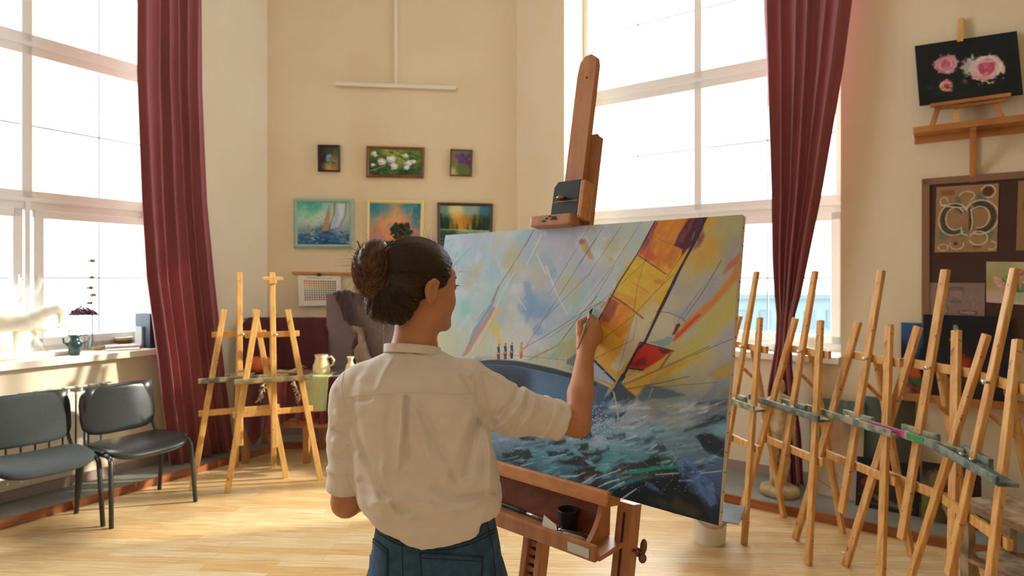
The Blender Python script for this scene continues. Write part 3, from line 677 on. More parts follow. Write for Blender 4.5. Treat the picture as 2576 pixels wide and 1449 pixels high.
# ================================================================ still life table
m_tw = mat('table_wood', '#b9834a', .5, var=.25, scale=6)
m_marc = mat('maroon_cloth', '#5a1f2c', .8, var=.3, scale=6, sheen=.3); m_marl = mat('crimson_cloth', '#8e1f2e', .7, var=.3, scale=8, sheen=.3)
TZ = .74; TX0, TX1, TY0, TY1 = -2.32, -.98, 5.20, 5.72
t = thing('still_life_table', 'low wooden table under the maroon cloth, behind the two left easels', 'table', ((TX0+TX1)/2, 5.45, 0))
MB().box(((TX0+TX1)/2, (TY0+TY1)/2, TZ-.02), (TX1-TX0, TY1-TY0, .03), None, .004).build('tabletop', m_tw, t)
for x in (TX0+.05, TX1-.05, -1.75):
    for y in (TY0+.05, TY1-.05): MB().box((x, y, (TZ-.035)/2), (.05, .05, TZ-.035), None, .003).build('leg', m_tw, t)
MB().box(((TX0+TX1)/2, TY0+.06, .33), (TX1-TX0-.14, .03, .06), None, .003).build('stretcher', m_tw, t)
def drape_front(x0, x1, ytop, y0, z1, zlow, amp, nf, seed, back=.0, hem=None):
    r = random.Random(seed); ph = r.uniform(0, 6)
    def fn(u, v):
        x = x0+(x1-x0)*u
        if v < .35:
            k = v/.35; return V(x, y0+back*(1-k), z1+.004*math.sin(x*30+ph)*k)
        k = (v-.35)/.65; zl = (hem(u) if hem else zlow)
        return V(x+.02*math.sin(u*9+ph)*k, y0-.012-amp*(k**.6)*(.7+.5*math.sin(2*PI*nf*u+ph+k)), z1-(z1-zl)*k)
    return fn
hem = lambda u: .375-.22*max(0, 1-abs(u-.12)/.09)+.02*math.sin(u*20)
o = MB().grid(drape_front(TX0-.015, TX1+.015, 0, TY0, TZ+.004, .37, .05, 9, 3, .50, hem), 160, 50).build('tablecloth', m_marc, None, solid=.004)
tag(o, 'dark maroon cloth covering the still life table and hanging down its front', 'cloth')
# draped back boards
t = thing('backdrop_board', 'backdrop board covered with dark maroon cloth behind the pumpkin', 'board', (-2.1, 5.69, TZ+.005))
MB().box((-2.09, 5.685, .975), (.76, .014, .46), None, .003).build('board', m_tw, t)
def bd(u, v):
    x = -2.50+u*.82; z = .75+v*.465-(.08*max(0, 1-u/.1) if v > .8 else 0); return V(x, 5.655-.012*math.sin(u*26+v*3)*(.4+v)-.05*(1-v), z)
MB().grid(bd, 60, 24).build('cloth_cover', m_marc, t, solid=.003)
m_grey = mat('mauve_grey_cloth', '#8a7a80', .85, var=.15, scale=4)
t = thing('backdrop_screen', 'grey mauve backdrop screen with a purple drape, right of the maroon one', 'board', (-1.3, 5.62, TZ+.005))
MB().prism([(-1.70, 5.64, .746), (-1.18, 5.62, .746), (-1.18, 5.62, 1.44), (-1.70, 5.64, 1.43)], (0, .012, 0)).build('panel', m_grey, t)
MB().prism([(-1.17, 5.62, .746), (-.86, 5.50, .746), (-.86, 5.50, 1.42), (-1.17, 5.62, 1.44)], (0, .012, 0)).build('panel', m_grey, t)
MB().box((-1.02, 5.535, .98), (.02, .02, .46)).build('support_lath', m_pine2, t)
m_pur = mat('purple_drape', '#3a2030', .7, var=.3, scale=8, sheen=.3); m_bei = mat('beige_knotted_cloth', '#a8957f', .8, var=.3, scale=10)
def cloth_sdf(chains, h, wr, ws, seed, lo, hi):
    def fn(X):
        d = None
        for (a, b, ra, rb) in chains:
            e = cap(X, a, b, ra, rb); d = e if d is None else smin(d, e, .02)
        return d+wr*np.sin(X[..., 0]*ws+1.5*np.sin(X[..., 2]*ws*.2+seed))*1.0
    return surf(fn, lo, hi, h)
vs, fs = cloth_sdf([((-1.60, 5.60, 1.43), (-1.44, 5.59, 1.43), .02, .02), ((-1.57, 5.59, 1.42), (-1.50, 5.585, 1.25), .04, .04), ((-1.50, 5.59, 1.42), (-1.46, 5.585, 1.22), .05, .045), ((-1.48, 5.585, 1.22), (-1.375, 5.575, 1.09), .05, .022), ((-1.375, 5.575, 1.09), (-1.42, 5.57, .95), .02, .03), ((-1.42, 5.57, .95), (-1.40, 5.57, .80), .03, .035)], .008, .004, 120, 1, (-1.70, 5.50, .74), (-1.30, 5.66, 1.47))
tag(raw_mesh('purple_drape', vs, fs, m_pur), 'dark purple cloth looped over the grey mauve screen', 'cloth')
vs, fs = cloth_sdf([((-1.42, 5.55, 1.12), (-1.37, 5.55, 1.10), .028, .03), ((-1.37, 5.55, 1.10), (-1.335, 5.54, .93), .022, .04), ((-1.35, 5.54, .95), (-1.29, 5.53, .80), .04, .05), ((-1.39, 5.54, .93), (-1.36, 5.53, .79), .03, .04)], .007, .004, 160, 2, (-1.52, 5.44, .74), (-1.20, 5.62, 1.18))
tag(raw_mesh('knotted_cloth', vs, fs, m_bei), 'beige cloth tied in a knot hanging below the purple drape', 'cloth')
# pumpkins
m_pk = mat('pumpkin_orange', '#e0742a', .45, c2='#c85a1e', scale=6); m_stem = mat('pumpkin_stem', '#6a6a34', .7)
def pumpkin(c, r, hgt, label):
    t = thing('pumpkin', label, 'pumpkin', c-V(0, 0, hgt))
    mb = MB()
    def fn(u, v):
        th = PI*v; a = 2*PI*u; k = 1-.10*abs(math.sin(a*4.5)); rr = r*math.sin(th)**.8*k; z = hgt*math.cos(th)*(1-.22*math.exp(-(math.sin(th)/.35)**2)); return V(c.x+rr*math.cos(a), c.y+rr*math.sin(a), c.z+z)
    mb.grid(fn, 54, 18).build('body', m_pk, t); MB().tube([c+V(0, 0, hgt*.7), c+V(.005, 0, hgt*1.05), c+V(.02, 0, hgt*1.3)], [.014, .009, .008]).build('stem', m_stem, t)
pumpkin(V(-2.19, 5.35, TZ+.008+.078), .10, .078, 'large orange pumpkin on the table behind the left easels')
pumpkin(V(-1.28, 5.36, TZ+.008+.05), .062, .05, 'small orange pumpkin to the right of the narrow cream vase')
m_cer = mat('cream_ceramic', '#ecd9a8', .35)
c = V(-1.64, 5.30, TZ+.006)
t = thing('ceramic_jug', 'cream ceramic jug with a round handle on the still life table', 'jug', c)
MB().lathe([(.045, 0), (.062, .01), (.072, .04), (.070, .075), (.056, .11), (.050, .14), (.056, .170), (.050, .170), (.045, .14), (.05, .11)], 28, c).build('body', m_cer, t)
MB().tube([c+V(.052, 0, .145), c+V(.085, 0, .155), c+V(.108, 0, .125), c+V(.10, 0, .085), c+V(.068, 0, .07)], .009, 8).build('handle', m_cer, t)
MB().lathe([(.0, .168), (.049, .1685), (.0, .169)], 20, c, cap=False).build('rim_glaze', mat('pink_glaze', '#d89a98', .4), t)
c = V(-1.395, 5.32, TZ+.006)
t = thing('ceramic_vase', 'small narrow cream vase with a flared neck beside the small pumpkin', 'vase', c)
MB().lathe([(.030, 0), (.042, .015), (.045, .045), (.034, .08), (.020, .105), (.020, .125), (.032, .150), (.028, .150), (.016, .125)], 24, c).build('body', m_cer, t)
# cloths over the front
m_grn = mat('pale_green_cloth', '#bdc79a', .7, var=.15, scale=10)
o = MB().grid(drape_front(-1.74, -1.53, 0, TY0-.055, TZ+.012, .47, .028, 1.6, 8, .22), 40, 40).build('green_cloth', m_grn, None, solid=.004); tag(o, 'pale green cloth hanging over the table front below the cream jug', 'cloth')
o = MB().grid(drape_front(-1.79, -1.56, 0, TY0-.035, TZ+.008, .40, .022, 5, 9, .30), 60, 30).build('fringed_scarf', m_marl, None, solid=.003); tag(o, 'crimson fringed scarf hanging under the pale green cloth', 'scarf')
fr = MB(); r = random.Random(4)
for k in range(46):
    x = -1.79+.23*k/45; fr.tube([V(x, TY0-.085+.02*math.sin(k), .41), V(x+r.uniform(-.008, .008), TY0-.09+.02*math.sin(k), .345+r.uniform(0, .02))], .0022, 4)
fr.build('fringe', m_marl, o)
o = MB().grid(drape_front(-2.06, -1.88, 0, TY0-.03, TZ+.008, .30, .03, 2.5, 12, .10, lambda u: .26+.2*abs(u-.4)), 40, 30).build('crimson_cloth', mat('rose_crimson_cloth', '#8a2f48', .6, var=.4, scale=10, sheen=.3), None, solid=.003); tag(o, 'rose crimson cloth hanging from the table behind the left easels', 'cloth')
fr = MB()
for s, x0 in ((-1, -2.04), (1, -1.80)):
    for k in range(26):
        z = TZ-.02-k*.006; x = x0+s*.05*(k/26); fr.tube([V(x, TY0-.10, z), V(x+r.uniform(-.03, .03), TY0-.11-r.random()*.02, z-r.uniform(.0, .03))], .003, 4)
tag(fr.build('raffia_fringe', mat('raffia', '#dccfa4', .8)), 'cream raffia strands hanging over the table edge between the easel legs', 'raffia', kind='stuff')
for k, (dx, dy, dz) in enumerate([(0, 0, 0), (.024, .004, 0), (.048, 0, 0), (.012, .022, 0), (.036, .022, 0), (.012, .006, .020), (.034, .008, .020), (.024, .012, .040)]):
    g = MB().sphere(V(-2.40+.12+dx, 5.27+dy, TZ+.019+dz), .0125, 10, 7).build('grape', mat('grape_black', '#1c2030', .3)); tag(g, 'dark grape in the bunch beside the large orange pumpkin', 'grape', 'grapes on the still life table')
t = thing('maize_cob', 'dry maize husk lying on the still life table right of the large pumpkin', 'maize', V(-1.98, 5.26, TZ+.008))
MB().tube([V(-2.06, 5.25, TZ+.028), V(-1.98, 5.26, TZ+.032), V(-1.90, 5.28, TZ+.028)], [.006, .022, .010], 10).build('cob', mat('maize_straw', '#d8b878', .7, var=.3, scale=50), t)
for k in range(6): MB().tube([V(-1.92, 5.27, TZ+.03), V(-1.86+.01*k, 5.23+.02*k, TZ+.035+.008*k), V(-1.82+.01*k, 5.21+.025*k, TZ+.03+.012*(k % 3))], [.008, .006, .001], 5).build('husk_leaf', mat('maize_leaf', '#cbb07a', .8), t)
# ================================================================ left sill
SZ = 1.0025
def SL(px, py, off=-.17): return WL(px, py, off)
m_pl = mat('plaster', '#e6e0d0', .75, bump=.15, bscale=120)
t = thing('horse_statuette', 'white plaster horse with bowed head and raised foreleg on the left sill', 'statuette', FL(45, 900, SZ))
K = lambda px, py, dn=0: np.array(SL(px, py, -.17)+NL*dn)
HB = [(K(-60, 800), K(0, 812), .066, .070), (K(0, 812), K(62, 812), .070, .062), (K(62, 812), K(88, 805), .060, .05), (K(80, 800), K(110, 786), .055, .042), (K(110, 786), K(138, 778), .042, .033), (K(138, 778), K(152, 786), .032, .026), (K(152, 786), K(154, 808), .026, .018), (K(154, 802), K(147, 822), .021, .015), (K(-60, 798), K(-95, 812), .055, .03)]
HF = [(K(80, 818, .03), K(110, 828, .04), .030, .018), (K(110, 828, .04), K(138, 818, .04), .017, .012), (K(138, 818, .04), K(160, 819, .04), .012, .008), (K(160, 819, .04), K(170, 833, .04), .009, .007), (K(170, 833, .04), K(165, 842, .04), .009, .011),
      (K(82, 825, -.03), K(93, 848, -.03), .028, .014), (K(93, 848, -.03), K(106, 868, -.03), .012, .009), (K(106, 868, -.03), K(124, 886, -.03), .008, .010),
      (K(-70, 820, .03), K(-60, 850, .03), .034, .016), (K(-60, 850, .03), K(-75, 870, .03), .014, .010), (K(-75, 870, .03), K(-66, 890, .03), .010, .012), (K(-95, 805), K(-120, 850), .018, .010)]
PN = np.array(NL)
def horse(X):
    d = None
    for a, b, ra, rb in HB+HF:
        e = cap(X, a, b, ra, rb); d = e if d is None else smin(d, e, .014)
    d = smin(d, cap(X, K(148, 768), K(153, 763), .006, .003), .006)
    d = d+.0018*np.sin((X @ np.array(DL))*60)*np.sin(X[..., 2]*50)
    return d
lo = np.minimum(K(-125, 740), K(180, 740))-.10; hi = np.maximum(K(-125, 740), K(180, 740))+.10; lo[2] = SZ+.02; hi[2] = 1.45
vs, fs = surf(horse, lo, hi, .0065); raw_mesh('body', vs, fs, m_pl, t)
MB().box(Vector((K(20, 885)+K(45, 885))/2)*1+V(0, 0, SZ+.015-((K(20, 885)+K(45, 885))/2)[2]), (.78, .16, .03), R3L, .012).build('base', m_pl, t)
cc = Vector(K(42, 850)); MB().lathe([(.036, SZ+.02), (.030, SZ+.04), (.030, 1.24)], 16, V(cc.x, cc.y, 0)).build('support_pillar', m_pl, t)
c = FL(188, 893, SZ); m_teal = mat('teal_glaze', '#1d4a50', .25, var=.4, scale=20, coat=.4)
t = thing('teal_jug', 'dark teal glazed jug with spout and thin handle on the left sill', 'jug', c)
MB().lathe([(.030, 0), (.034, .01), (.045, .06), (.052, .085), (.040, .105), (.030, .118), (.032, .135), (.046, .150), (.040, .150), (.026, .130)], 26, c).build('body', m_teal, t)
MB().tube([c+NL*0-DL*.045+V(0, 0, .08), c-DL*.07+V(0, 0, .10), c-DL*.078+V(0, 0, .135)], [.012, .009, .006]).build('spout', m_teal, t)
MB().tube([c+DL*.036+V(0, 0, .14), c+DL*.085+V(0, 0, .145), c+DL*.10+V(0, 0, .12), c+DL*.085+V(0, 0, .095), c+DL*.048+V(0, 0, .082)], .0045).build('handle', m_teal, t)
c = FL(205, 878, SZ)-NL*.02
t = thing('clay_bowl', 'reddish brown clay bowl behind the teal jug', 'bowl', c); MB().lathe([(.05, 0), (.075, .03), (.085, .07), (.078, .072), (.066, .03), (.04, .012)], 26, c).build('body', mat('clay', '#8a4a34', .6, var=.25, scale=20), t)
c = FL(232, 880, SZ)
t = thing('glass_flask', 'slim clear glass bottle holding a tall cotton stem on the sill', 'bottle', c)
m_cg = mat('clear_glass', '#e6eef0', .05, trans=.22); MB().lathe([(.034, 0), (.038, .02), (.030, .05), (.012, .08), (.008, .12), (.008, .30), (.011, .31)], 18, c, cap=False).build('body', m_cg, t)
stm = thing('cotton_stem', 'tall dry cotton stem with round pods standing in the slim glass bottle', 'dried flower', c+V(0, 0, .03))
st = [c+V(0, 0, .03), c+V(0, 0, .3), Vector(P(234, 790, c.y)), Vector(P(229, 720, c.y)), Vector(P(231, 652, c.y))]
MB().tube(st, .0036, 6).build('stem', mat('dry_stem', '#7a6a54', .8), stm)
m_cot = mat('cotton_pod', '#b8a898', .9, c2='#7a6458', scale=60)
for (px, py, rr) in ((231, 656, .024), (230, 698, .021), (226, 724, .023), (234, 742, .023), (225, 762, .020)):
    q = Vector(P(px, py, c.y)); mb = MB()
    for k in range(5): a = k*1.257; mb.sphere(q+V(math.cos(a)*rr*.55, math.sin(a)*rr*.55, 0), rr*.62, 8, 6)
    mb.build('cotton_boll', m_cot, stm)
c2 = FL(216, 872, SZ)
hy = thing('dried_hydrangea', 'purple dried hydrangea head on a thin stem behind the teal jug', 'dried flower', c+V(-.05, -.03, .16)+V(0, 0, -.16))
MB().tube([c+V(-.045, -.02, .002), Vector(P(212, 820, c.y-.03)), Vector(P(208, 795, c.y-.03))], .002, 5).build('stem', mat('dry_stem', '#7a6a54'), hy)
mb = MB(); r = random.Random(9); q0 = Vector(P(209, 785, c.y-.03))
for k in range(480):
    a = r.uniform(0, 6.28); b_ = r.random()**.4; q = q0+V(.098*b_*math.cos(a), .07*b_*math.sin(a), .034*r.uniform(-1, 1)*(1.2-b_)+.012-.03*b_*b_)
    M = Matrix.Rotation(r.uniform(0, 6), 3, 'Z') @ Matrix.Rotation(r.uniform(-1, 1), 3, 'X'); s_ = .017
    mb.add([q+M @ V(-s_, 0, 0), q+M @ V(0, -s_*.6, .002), q+M @ V(s_, 0, 0), q+M @ V(0, s_*.6, .002)], [[0, 1, 2, 3]])
mb.build('petals', mat('hydrangea_petals', '#9a6a80', .8, c2='#5e3448', scale=60), hy)
def slab(name, label, cat, px, z0, z1, m, group=None, bev=.002, lab2=None):
    q = [FL(x, y, SZ) for x, y in px]; t = MB().prism([V(a.x, a.y, z0) for a in q], (0, 0, z1-z0)).build(name, m); tag(t, label, cat, group); return t
slab('magazine', 'white magazine, lowest of the pile at the right end of the left sill', 'magazine', [(268, 884), (352, 880), (340, 866), (262, 872)], SZ+.001, SZ+.012, mat('magazine_white', '#e6e2dc', .5), 'magazines on the left sill')
slab('magazine', 'pale magazine with pinkish edge on top of the sill pile', 'magazine', [(266, 882), (354, 877), (338, 864), (260, 871)], SZ+.0125, SZ+.030, mat('magazine_cream', '#d8cbc4', .6, c2='#c0a8a0', scale=30), 'magazines on the left sill')
cb = FL(312, 872, SZ)+V(0, 0, .031)
for k, (h, lb) in enumerate((('#4a6a3a', 'green bowl, lowest of the nested stack on the magazines'), ('#e08a3a', 'orange bowl in the middle of the nested stack on the magazines'), ('#dfeae6', 'white bowl on top of the nested stack on the magazines'))):
    z = k*.017; tag(MB().lathe([(.035+.004*k, z), (.066, z+.008), (.070, z+.016), (.060, z+.017), (.03, z+.012)], 22, cb).build('nested_bowl', mat('bowl_'+h[1:], h, .4)), lb, 'bowl', 'nested bowls')
cd = FL(247, 880, SZ); tag(MB().lathe([(.02, 0), (.04, .012), (.048, .028), (.044, .028), (.02, .01)], 20, cd).build('glass_dish', mat('amber_dish', '#c0a060', .3)), 'small amber dish between the glass bottle and the magazines', 'dish')
def upright(name, label, cat, px0, px1, py_top, py_base, off, th, m, z0=None):
    a = WL(px0, py_base, off); b = WL(px1, py_base, off); zt = CAMZ-(py_top-HY)/FPX*a.y; z0 = z0 or SZ
    o = MB().prism([V(a.x, a.y, z0), V(b.x, b.y, z0), V(b.x, b.y, zt), V(a.x, a.y, zt)], -NL*th).build(name, m); return tag(o, label, cat)
bx = slab('book', 'dark green book lying under the red one on the left sill', 'book', [(262, 862), (345, 858), (336, 848), (258, 852)], SZ+.002, SZ+.028, mat('book_green', '#2f3a2c', .6), 'books by the window')
slab('book', 'bright red book on the sill behind the magazines', 'book', [(266, 860), (338, 857), (330, 848), (262, 851)], SZ+.029, SZ+.062, mat('book_red', '#c02840', .5), 'books by the window')
upright('box', 'pale grey cardboard box standing at the end of the left sill', 'box', 356, 376, 822, 884, -.08, .10, mat('box_grey', '#a9abae', .7))
upright('ring_binder', 'tall black ring binder at the right end of the left sill', 'binder', 377, 399, 790, 884, .01, .22, mat('binder_black', '#1d2430', .5))
a = FL(285, 858, SZ)+V(0, 0, .085)-NL*.06; b = a+DL*.52+V(0, 0, .035)
tag(MB().tube([a-V(0, 0, .05), b], .026, 16).build('paper_roll', mat('paper_roll', '#dcdcea', .7)), 'roll of white paper resting on the books against the window', 'paper roll')
# ================================================================ right wall: shelves, boards, leaning pictures
m_shelf = mat('shelf_wood', '#c08045', .5, c2='#a5652f', scale=4, bump=.05)
def WP(t, n, z): return O_R+DR*t+NR*n+V(0, 0, z)
R3R = Matrix((DR, NR, V(0, 0, 1))).transposed()
def tR(px, off=0.0):
    p = WR(px, HY, off); return (p-O_R).dot(DR)
t0 = tR(2290, .2)
sh = thing('wall_shelf', 'upper wooden wall shelf with an angled bracket, below the roses painting', 'shelf', WP(t0+.5, 0, 2.52))
t0 = tR(2297, .19)
MB().box(WP(t0+.75, .10, 2.545), (1.5, .20, .022), R3R, .003).build('shelf_board', m_shelf, sh)
MB().box(WP(t0+.75, .195, 2.548), (1.5, .02, .040), R3R, .003).build('front_lip', m_shelf, sh)
MB().box(WP(t0+.75, .012, 2.513), (1.5, .022, .045), R3R, .003).build('wall_batten', m_shelf, sh)
tb = tR(2447, .02)
mb = MB().box(WP(tb, .012, 2.37), (.035, .022, .34), R3R, .003); mb.box(WP(tb, .10, 2.520), (.03, .18, .03), R3R, .003); mb.bar(WP(tb, .02, 2.24), WP(tb, .17, 2.51), .03, .022, NR, .003); mb.build('bracket', m_shelf, sh)
# table easel and roses painting
def lean_quad(px4, off_b, off_t):
    "corner points of a panel leaning at the wall: bottom corners at off_b, top corners at off_t"
    tl, tr, br, bl = px4; return [WR(*tl, off_t), WR(*tr, off_t), WR(*br, off_b), WR(*bl, off_b)]
p = Paint(200, 130, '#10161c', seed=21)
p.base([(.1, .1, '#0f171e'), (.9, .1, '#121c22'), (.5, .5, '#0e1418'), (.1, .9, '#0c1218'), (.5, .85, '#141f1c'), (.9, .9, '#0f181c')], .2)
def rose(p, c, r, cols, seed):
    rr = random.Random(seed); p.blob(c, (r, r*1.35), cols[0], 1, 0, .25, .5)
    for k in range(42):
        a = rr.uniform(0, 6.28); d = rr.random(); x = c[0]+math.cos(a)*r*d*.85; y = c[1]+math.sin(a)*r*1.3*d*.8; col = cols[1+(0 if d < .4 else rr.randint(1, len(cols)-2))]
        t_ = a+1.57; L = r*.42; p.line([(x-math.cos(t_)*L, y-math.sin(t_)*L*1.3), (x+math.cos(a)*r*.1, y+math.sin(a)*r*.13), (x+math.cos(t_)*L, y+math.sin(t_)*L*1.3)], r*28, col, .6, 2.5, 1)
    p.blob(c, (r*.3, r*.3), cols[1], .6, 0, .9)
rose(p, (.30, .38), .115, ['#c98a98', '#c05a78', '#dba6b0', '#e0c0c4', '#b87088'], 1)
rose(p, (.68, .52), .16, ['#d8b8b4', '#c04a6a', '#e6ccc8', '#d68a98', '#f0dcd8', '#c47888'], 2); p.blob((.52, .46), (.07, .14), '#cfc0bc', .85, 20, .5, .6); p.blob((.83, .55), (.03, .10), '#e8d8d0', .8, 0, .5)
rose(p, (.29, .73), .07, ['#d0707c', '#b83058', '#e8a090', '#f0b8a0'], 3); p.blob((.47, .70), (.025, .045), '#b85a48', .7)
p.strokes(26, (.1, .6, .5, .95), 20, .16, 3, ['#24362c', '#1b2a26', '#3c4a3a'], .45, 40)
q = lean_quad([(2301, 116), (2558, 78), (2574, 236), (2313, 265)], .13, .05)
framed('roses_painting', 'unframed painting of pink roses on black, standing on the upper wall shelf', 'painting', *q, p, NR+V(0, 0, .2), .015, edge=mat('canvas_edge_dark', '#1a1a20', .8))
te = thing('table_easel', 'small wooden table easel holding the roses painting on the upper shelf', 'easel', WP(tR(2440, .12), .12, 2.557))
def WZ(px, py, off): return WR(px, py, off)
zt = 2.57
MB().bar(WZ(2340, 266, .165), WZ(2543, 238, .165), .03, .022, (0, 0, 1), .003).build('ledge', m_shelf, te)
for px_t, px_b in ((2362, 2345), (2505, 2520)):
    a = WZ(px_t, 262, .12); b = WP(tR(px_b, .15), .15, zt+.004); MB().bar(a, b, .03, .02, NR, .003).build('leg', m_shelf, te)
a = WP(tR(2418, .03), .025, 3.28); b = WP(tR(2405, .11), .11, zt+.004); MB().bar(a, b, .035, .02, NR, .003).build('mast', m_pine, te)
MB().bar(WZ(2350, 275, .135), WZ(2530, 252, .135), .022, .018, (0, 0, 1), .003).build('crossbar', m_shelf, te)
# pin board
bq = [WR(2320, 452, .0), None, None, WR(2306, 905, .0)]
ta = (bq[0]-O_R).dot(DR); zt = bq[0].z; zb = 1.13; tb = ta+1.9
pb = thing('pin_board', 'dark brown pin board in a taupe frame on the right wall', 'notice board', WP((ta+tb)/2, 0, zb))
MB().box(WP((ta+tb)/2, .009, (zt+zb)/2), (tb-ta-.04, .014, zt-zb-.04), R3R).build('board_surface', mat('board_brown', '#4a302a', .85, var=.1, scale=8), pb)
m_tp = mat('taupe_frame', '#866448', .6); mb = MB()
for z in (zt-.02, zb+.02): mb.box(WP((ta+tb)/2, .014, z), (tb-ta, .028, .045), R3R, .004)
for t_ in (ta+.02, tb-.02): mb.box(WP(t_, .014, (zt+zb)/2), (.045, .028, zt-zb), R3R, .004)
mb.build('frame', m_tp, pb)
def sheet(name, label, px4, p, n_, cat='drawing'):
    q = [WR(x, y, n_) for x, y in px4]; return framed(name, label, cat, *q, p, NR, .0015, edge=mat('paper', '#efe9e0'))
p = Paint(120, 130, '#9c7a55', seed=31); p.a += (p.n1[..., None]-.5)*.08
W_ = '#d8c8b0'
p.poly([(.08, .06), (.30, .06), (.30, .13), (.08, .13)], '#8a5a28', .9); p.blob((.83, .11), (.085, .08), '#5a3a22', 1, 0, .2, .1)
def ring_(c, rx, ry, w, a0=0, a1=360, col=W_, al=.9): p.line([(c[0]+rx*math.cos(R(a)), c[1]+ry*math.sin(R(a))) for a in np.linspace(a0, a1, 26)], w, col, al, 1.2, .6)
ring_((.83, .11), .11, .09, 2.4); p.blob((.36, .28), (.05, .12), '#5a6258', .7); p.blob((.72, .22), (.08, .12), '#555a50', .7); p.blob((.85, .70), (.09, .10), '#4f6a60', .6); p.blob((.15, .72), (.10, .07), '#4f6a62', .6); p.blob((.45, .70), (.08, .08), '#4a6a5c', .5)
for k in range(3): ring_((.30, .50), .20-.03*k, .24-.03*k, 4, 60, 330, '#3a3430', .8)
ring_((.30, .50), .25, .24, 2.6, 50, 345); ring_((.32, .49), .15, .17, 2.2, 60, 330); ring_((.72, .48), .28, .25, 2.6, -150, 110)
for k in range(3): ring_((.72, .48), .23-.025*k, .22-.025*k, 4, -120, 100, '#3a3430', .8)
ring_((.70, .48), .16, .16, 2.2, -180, 100); p.line([(.55, .36), (.57, .52), (.57, .66)], 7, '#3a3430', .8, 2, 1); p.line([(.57, .36), (.60, .55), (.58, .68)], 2.2, W_); ring_((.70, .79), .14, .10, 2.6, -160, 160); ring_((.13, .22), .06, .06, 2.6, 60, 360); p.line([(.08, .28), (.25, .31), (.50, .34)], 2.2, W_)
ring_((.50, .16), .12, .07, 2.2, 180, 420); ring_((.45, .25), .10, .12, 2, 0, 110); ring_((.14, .92), .08, .05, 1.8); ring_((.36, .88), .11, .07, 1.8, -20, 200); p.poly([(.31, .84), (.37, .84), (.37, .89), (.31, .89)], '#3a3a38', .9); ring_((.90, .90), .08, .06, 1.6, -90, 120); p.line([(.42, .62), (.44, .72), (.52, .74)], 2.2, W_); p.poly([(.62, .90), (.75, .90), (.75, .93), (.62, .93)], '#6a4030', .7)
sheet('ornament_drawing', 'brown paper with a white curly ornamental initial pinned on the board', [(2356, 471), (2513, 461), (2508, 633), (2351, 635)], p, .020)
p = Paint(110, 72, '#8c7470', seed=32); p.a += (p.n1[..., None]-.5)*.05
ring_((.50, .28), .13, .16, 1.6, col='#6a5a58'); ring_((.50, .16), .13, .03, 1.4, col='#5a4c4a'); p.blob((.50, .34), (.11, .10), '#a08a84', .6); ring_((.50, .53), .10, .03, 1.2, col='#5a4c4a'); ring_((.26, .78), .10, .17, 1.6, col='#66544f'); p.blob((.27, .76), (.07, .12), '#a8948c', .5)
ring_((.70, .84), .17, .06, 1.8, col='#5a4c4a'); p.blob((.70, .84), (.14, .04), '#b0a098', .4); ring_((.80, .46), .06, .10, 1.0, col='#9c8a86'); p.line([(.80, .56), (.80, .70)], 1, '#9c8a86')
sheet('glassware_drawing', 'mauve sheet with pencil drawing of glass vessels, pinned lower left on the board', [(2335, 711), (2478, 712), (2477, 801), (2335, 797)], p, .020)
p = Paint(120, 100, '#cfc0a0', seed=33)
p.base([(.05, .1, '#b8a888'), (.3, .1, '#a8a878'), (.6, .1, '#c8b890'), (.1, .5, '#a89a58'), (.4, .5, '#9aa870'), (.8, .5, '#8a9a68'), (.1, .9, '#d0b0a8'), (.5, .9, '#c8c0a8'), (.9, .9, '#b8b8b0')], .13)
for k in range(16): a = random.uniform(-2.6, -.3); p.line([(.52, .72), (.52+.35*math.cos(a), .72+.45*math.sin(a))], 3, random.choice(['#4f7a44', '#3a6238', '#7a9a58']), .7)
for (x, y) in ((.20, .50), (.24, .60), (.35, .66), (.18, .42), (.55, .25), (.7, .3), (.85, .35), (.62, .48), (.8, .55), (.68, .62), (.9, .6), (.75, .18), (.45, .35)): p.blob((x, y), (.075, .065), random.choice(['#cc5a78', '#d87a90', '#b84862', '#e09aa4']), .9, 20, .5, .7); p.blob((x-.02, y-.02), (.03, .03), '#eab8bc', .7)
p.blob((.58, .82), (.13, .10), '#a8b088', .8)
sheet('tulips_watercolour', 'watercolour of pink tulips pinned on the board behind the rightmost easel', [(2481, 658), (2640, 660), (2640, 772), (2481, 760)], p, .021, 'painting')
p = Paint(70, 90, '#94734e', seed=34); p.poly([(.1, .3), (.9, .3), (.9, .42), (.1, .42)], '#5a5a52', .8); p.poly([(.2, .6), (.5, .3), (.8, .62)], '#3a4a40', .7); ring_((.5, .7), .3, .2, 2)
sheet('ornament_drawing', 'brown paper drawing cut off by the right edge of the photo, upper board', [(2562, 455), (2700, 447), (2696, 630), (2556, 630)], p, .020)
# lower picture shelf with dark still lifes
t0 = tR(2272, .16); zs = .80
sh = thing('picture_shelf', 'low narrow wooden shelf on the right wall carrying dark still life paintings', 'shelf', WP(t0+.6, 0, zs-.03))
MB().box(WP(t0+.95, .09, zs-.012), (1.9, .18, .022), R3R, .003).build('shelf_board', m_shelf, sh); MB().box(WP(t0+.95, .18, zs-.012), (1.9, .02, .05), R3R, .003).build('front_lip', m_shelf, sh)
MB().box(WP(t0+.75, .035, .44), (.04, .03, .66), R3R, .003).build('support_post', m_shelf, sh); MB().box(WP(t0+1.5, .035, .44), (.04, .03, .66), R3R, .003).build('support_post', m_shelf, sh)
def on_shelf(px, off, z): t_ = tR(px, off); return WP(t_, off, z)
def leaning(name, label, px0, px1, zb, zt, ob, ot, p, group=None, depth=.018):
    a, b = tR(px0, ob), tR(px1, ob); n = (NR*(zt-zb)+V(0, 0, ob-ot))
    return framed(name, label, 'painting', WP(a, ot, zt), WP(b, ot, zt), WP(b, ob, zb), WP(a, ob, zb), p, n, depth, edge=mat('canvas_edge_dark', '#1a1a20'), group=group)
